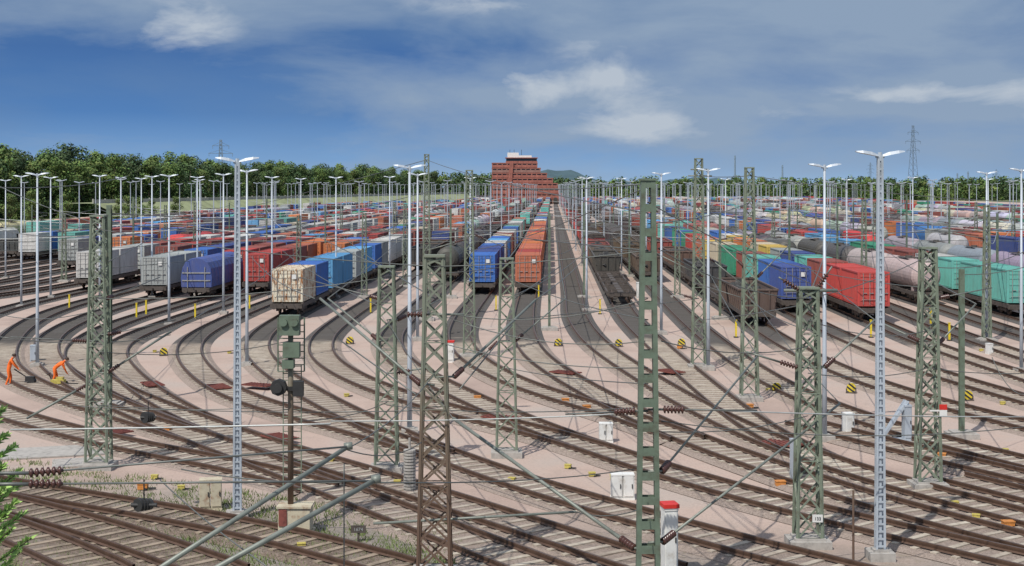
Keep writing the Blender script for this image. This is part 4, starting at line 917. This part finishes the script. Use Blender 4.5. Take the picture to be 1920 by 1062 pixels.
def pylon(px,ty,Y,w=7):
    h=H+(HY-ty)*Y/F; mb=MB()
    def c(z): return (w*(1-z/h)**1.3+1.2)/2
    zs=[h*(1-(1-i/13)**1.15) for i in range(14)]
    for a,b_ in zip(zs[:-1],zs[1:]):
        for sx in (-1,1):
            for sy in (-1,1): mb.beam((sx*c(a),sy*c(a),a),(sx*c(b_),sy*c(b_),b_),.28,.28)
            mb.beam((-sx*c(a),-c(a),a),(sx*c(b_),-c(b_),b_),.16,.16); mb.beam((-sx*c(a),c(a),a),(sx*c(b_),c(b_),b_),.16,.16)
    obj_c=mb.mesh('tower',[M_haze]); ca=[]
    for z,l in ((.66,6.5),(.78,8),(.9,5.5)):
        mb=MB(); z*=h; mb.beam((-l,0,0),(l,0,0),.3,.3)
        for s in (-1,1): mb.beam((s*l,0,0),(s*c(z),0,2.2),.2,.2); mb.beam((s*l*.95,0,0),(s*l*.95,0,-2),.25,.25)
        ca.append(('crossarm',mb.mesh('crossarm',[M_haze]),(0,0,z)))
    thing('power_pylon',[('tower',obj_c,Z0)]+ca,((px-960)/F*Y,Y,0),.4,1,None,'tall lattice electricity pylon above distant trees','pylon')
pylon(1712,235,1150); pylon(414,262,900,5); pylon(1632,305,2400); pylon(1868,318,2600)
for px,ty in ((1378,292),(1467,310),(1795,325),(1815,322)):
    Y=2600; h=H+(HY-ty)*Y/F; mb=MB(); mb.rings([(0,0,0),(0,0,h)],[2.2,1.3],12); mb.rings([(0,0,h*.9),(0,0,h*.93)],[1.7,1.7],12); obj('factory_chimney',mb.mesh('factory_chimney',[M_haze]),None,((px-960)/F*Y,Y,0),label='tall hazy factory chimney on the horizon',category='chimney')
# ---------------------------------------------------------------- world
w=bpy.data.worlds.new('World'); scene.world=w; w.use_nodes=True; nt=w.node_tree; bg=nt.nodes['Background']
sd=Vector((-.38,-.62,.95)).normalized()
sky=nt.nodes.new('ShaderNodeTexSky'); sky.sky_type='NISHITA'; sky.sun_disc=False; sky.sun_elevation=math.asin(sd.z); sky.sun_rotation=math.atan2(sd.x,sd.y)
tc=nt.nodes.new('ShaderNodeTexCoord'); sp=nt.nodes.new('ShaderNodeSeparateXYZ'); nt.links.new(tc.outputs['Generated'],sp.inputs[0])
X,Yd,Zd=sp.outputs
def skn(scale,sc,det=6,r=.6,dist=0.3,off=(0,0,0)):
    n=nt.nodes.new('ShaderNodeTexNoise'); n.inputs['Scale'].default_value=scale; n.inputs['Detail'].default_value=det; n.inputs['Roughness'].default_value=r; n.inputs['Distortion'].default_value=dist
    mp=nt.nodes.new('ShaderNodeMapping'); mp.inputs['Scale'].default_value=sc; mp.inputs['Location'].default_value=off; nt.links.new(tc.outputs['Generated'],mp.inputs[0]); nt.links.new(mp.outputs[0],n.inputs['Vector']); return n.outputs['Fac']
base=ramp(nt,mth(nt,'MULTIPLY',Zd,5),[(0,(.31,.47,.68)),(.1,(.18,.35,.62)),(.26,(.07,.2,.47)),(.48,(.045,.14,.37)),(.66,(.075,.17,.36)),(1,(.17,.27,.42))])
n1=skn(4,(1,1,3.0),7,.55,.2); n2=skn(15,(1,1,2.2),10,.58,.35); n3=skn(6,(1,1,3.4),9,.58,.25,(3,1,2))
def gs(px,py,sx,sy,amp):
    cx_,cz_=(px-960)/F,(350-py)/F; a=mth(nt,'POWER',mth(nt,'ABSOLUTE',mth(nt,'DIVIDE',mth(nt,'SUBTRACT',X,cx_),sx/F)),2); b_=mth(nt,'POWER',mth(nt,'ABSOLUTE',mth(nt,'DIVIDE',mth(nt,'SUBTRACT',Zd,cz_),sy/F)),2)
    return mth(nt,'MULTIPLY',mth(nt,'EXPONENT',mth(nt,'MULTIPLY',mth(nt,'ADD',a,b_),-1)),amp)
def clouds(bl):
    t=None
    for q_ in bl:
        g_=gs(*q_); t=g_ if t is None else mth(nt,'ADD',t,g_)
    return t
front=mth(nt,'GREATER_THAN',Yd,0)
soft=mth(nt,'MULTIPLY',clouds([(1150,10,560,60,1.1),(1650,50,420,90,1),(250,15,380,55,1.1),(950,175,330,50,.95),(1780,195,320,40,1.2),(1300,200,400,35,.95),(1150,260,340,42,1.0),(1500,120,500,60,.5),(700,150,220,45,.35),(1700,280,500,45,.8),(1100,320,500,25,.5),(250,200,450,80,-.8)]),front)
puff=mth(nt,'MULTIPLY',clouds([(365,55,95,45,1.1),(1060,165,180,45,1.1),(1115,150,50,25,.4),(1215,240,140,32,1.0),(1900,185,200,28,1.0),(1910,238,60,22,.9),(1440,228,60,26,.6),(880,8,160,24,.7),(1700,185,180,20,.75),(1100,80,100,30,.5)]),front)
fs=ramp(nt,mth(nt,'ADD',mth(nt,'MULTIPLY',n3,1.1),mth(nt,'MULTIPLY',soft,.3)),[(.54,(0,)*3),(.72,(.45,)*3),(.96,(.9,)*3)])
pv=mth(nt,'SUBTRACT',mth(nt,'ADD',mth(nt,'MULTIPLY',n2,1.8),mth(nt,'MULTIPLY',puff,.42)),.6)
fp=ramp(nt,pv,[(.5,(0,)*3),(.65,(.4,)*3),(.86,(.9,)*3)])
wisp=mth(nt,'MULTIPLY',ramp(nt,n1,[(.46,(0,)*3),(.68,(1,)*3)]),.4)
c=mix(nt,wisp,base,(.14,.24,.41)); c=mix(nt,fs,c,(.27,.36,.49)); c=mix(nt,mth(nt,'MULTIPLY',fp,mth(nt,'MULTIPLY',puff,1.6,True)),c,(.48,.54,.62))
skc=mix(nt,1.0,sky.outputs[0],(.14,.14,.14),'MULTIPLY'); skc=mix(nt,.4,skc,(.78,.8,.83))
up=mth(nt,'DIVIDE',mth(nt,'SUBTRACT',Zd,.2),.4,True)
cf=mix(nt,mth(nt,'ADD',mth(nt,'MULTIPLY',up,.85),.03),c,skc)
nt.links.new(cf,bg.inputs[0]); bg.inputs[1].default_value=1.0
sl=bpy.data.lights.new('sun','SUN'); sl.energy=3.8; sl.angle=math.radians(.6); sl.color=(1,.95,.88); so=bpy.data.objects.new('sun',sl); col.objects.link(so); so.rotation_euler=(-sd).to_track_quat('-Z','Y').to_euler()
cam=bpy.data.cameras.new('camera'); cam.sensor_width=36; cam.lens=F/1920*36; cam.shift_y=-(531-HY)/1920; cam.clip_end=30000; cam.clip_start=.5
co=bpy.data.objects.new('camera',cam); col.objects.link(co); co.location=(0,0,H); co.rotation_euler=(math.radians(90),0,0); scene.camera=co
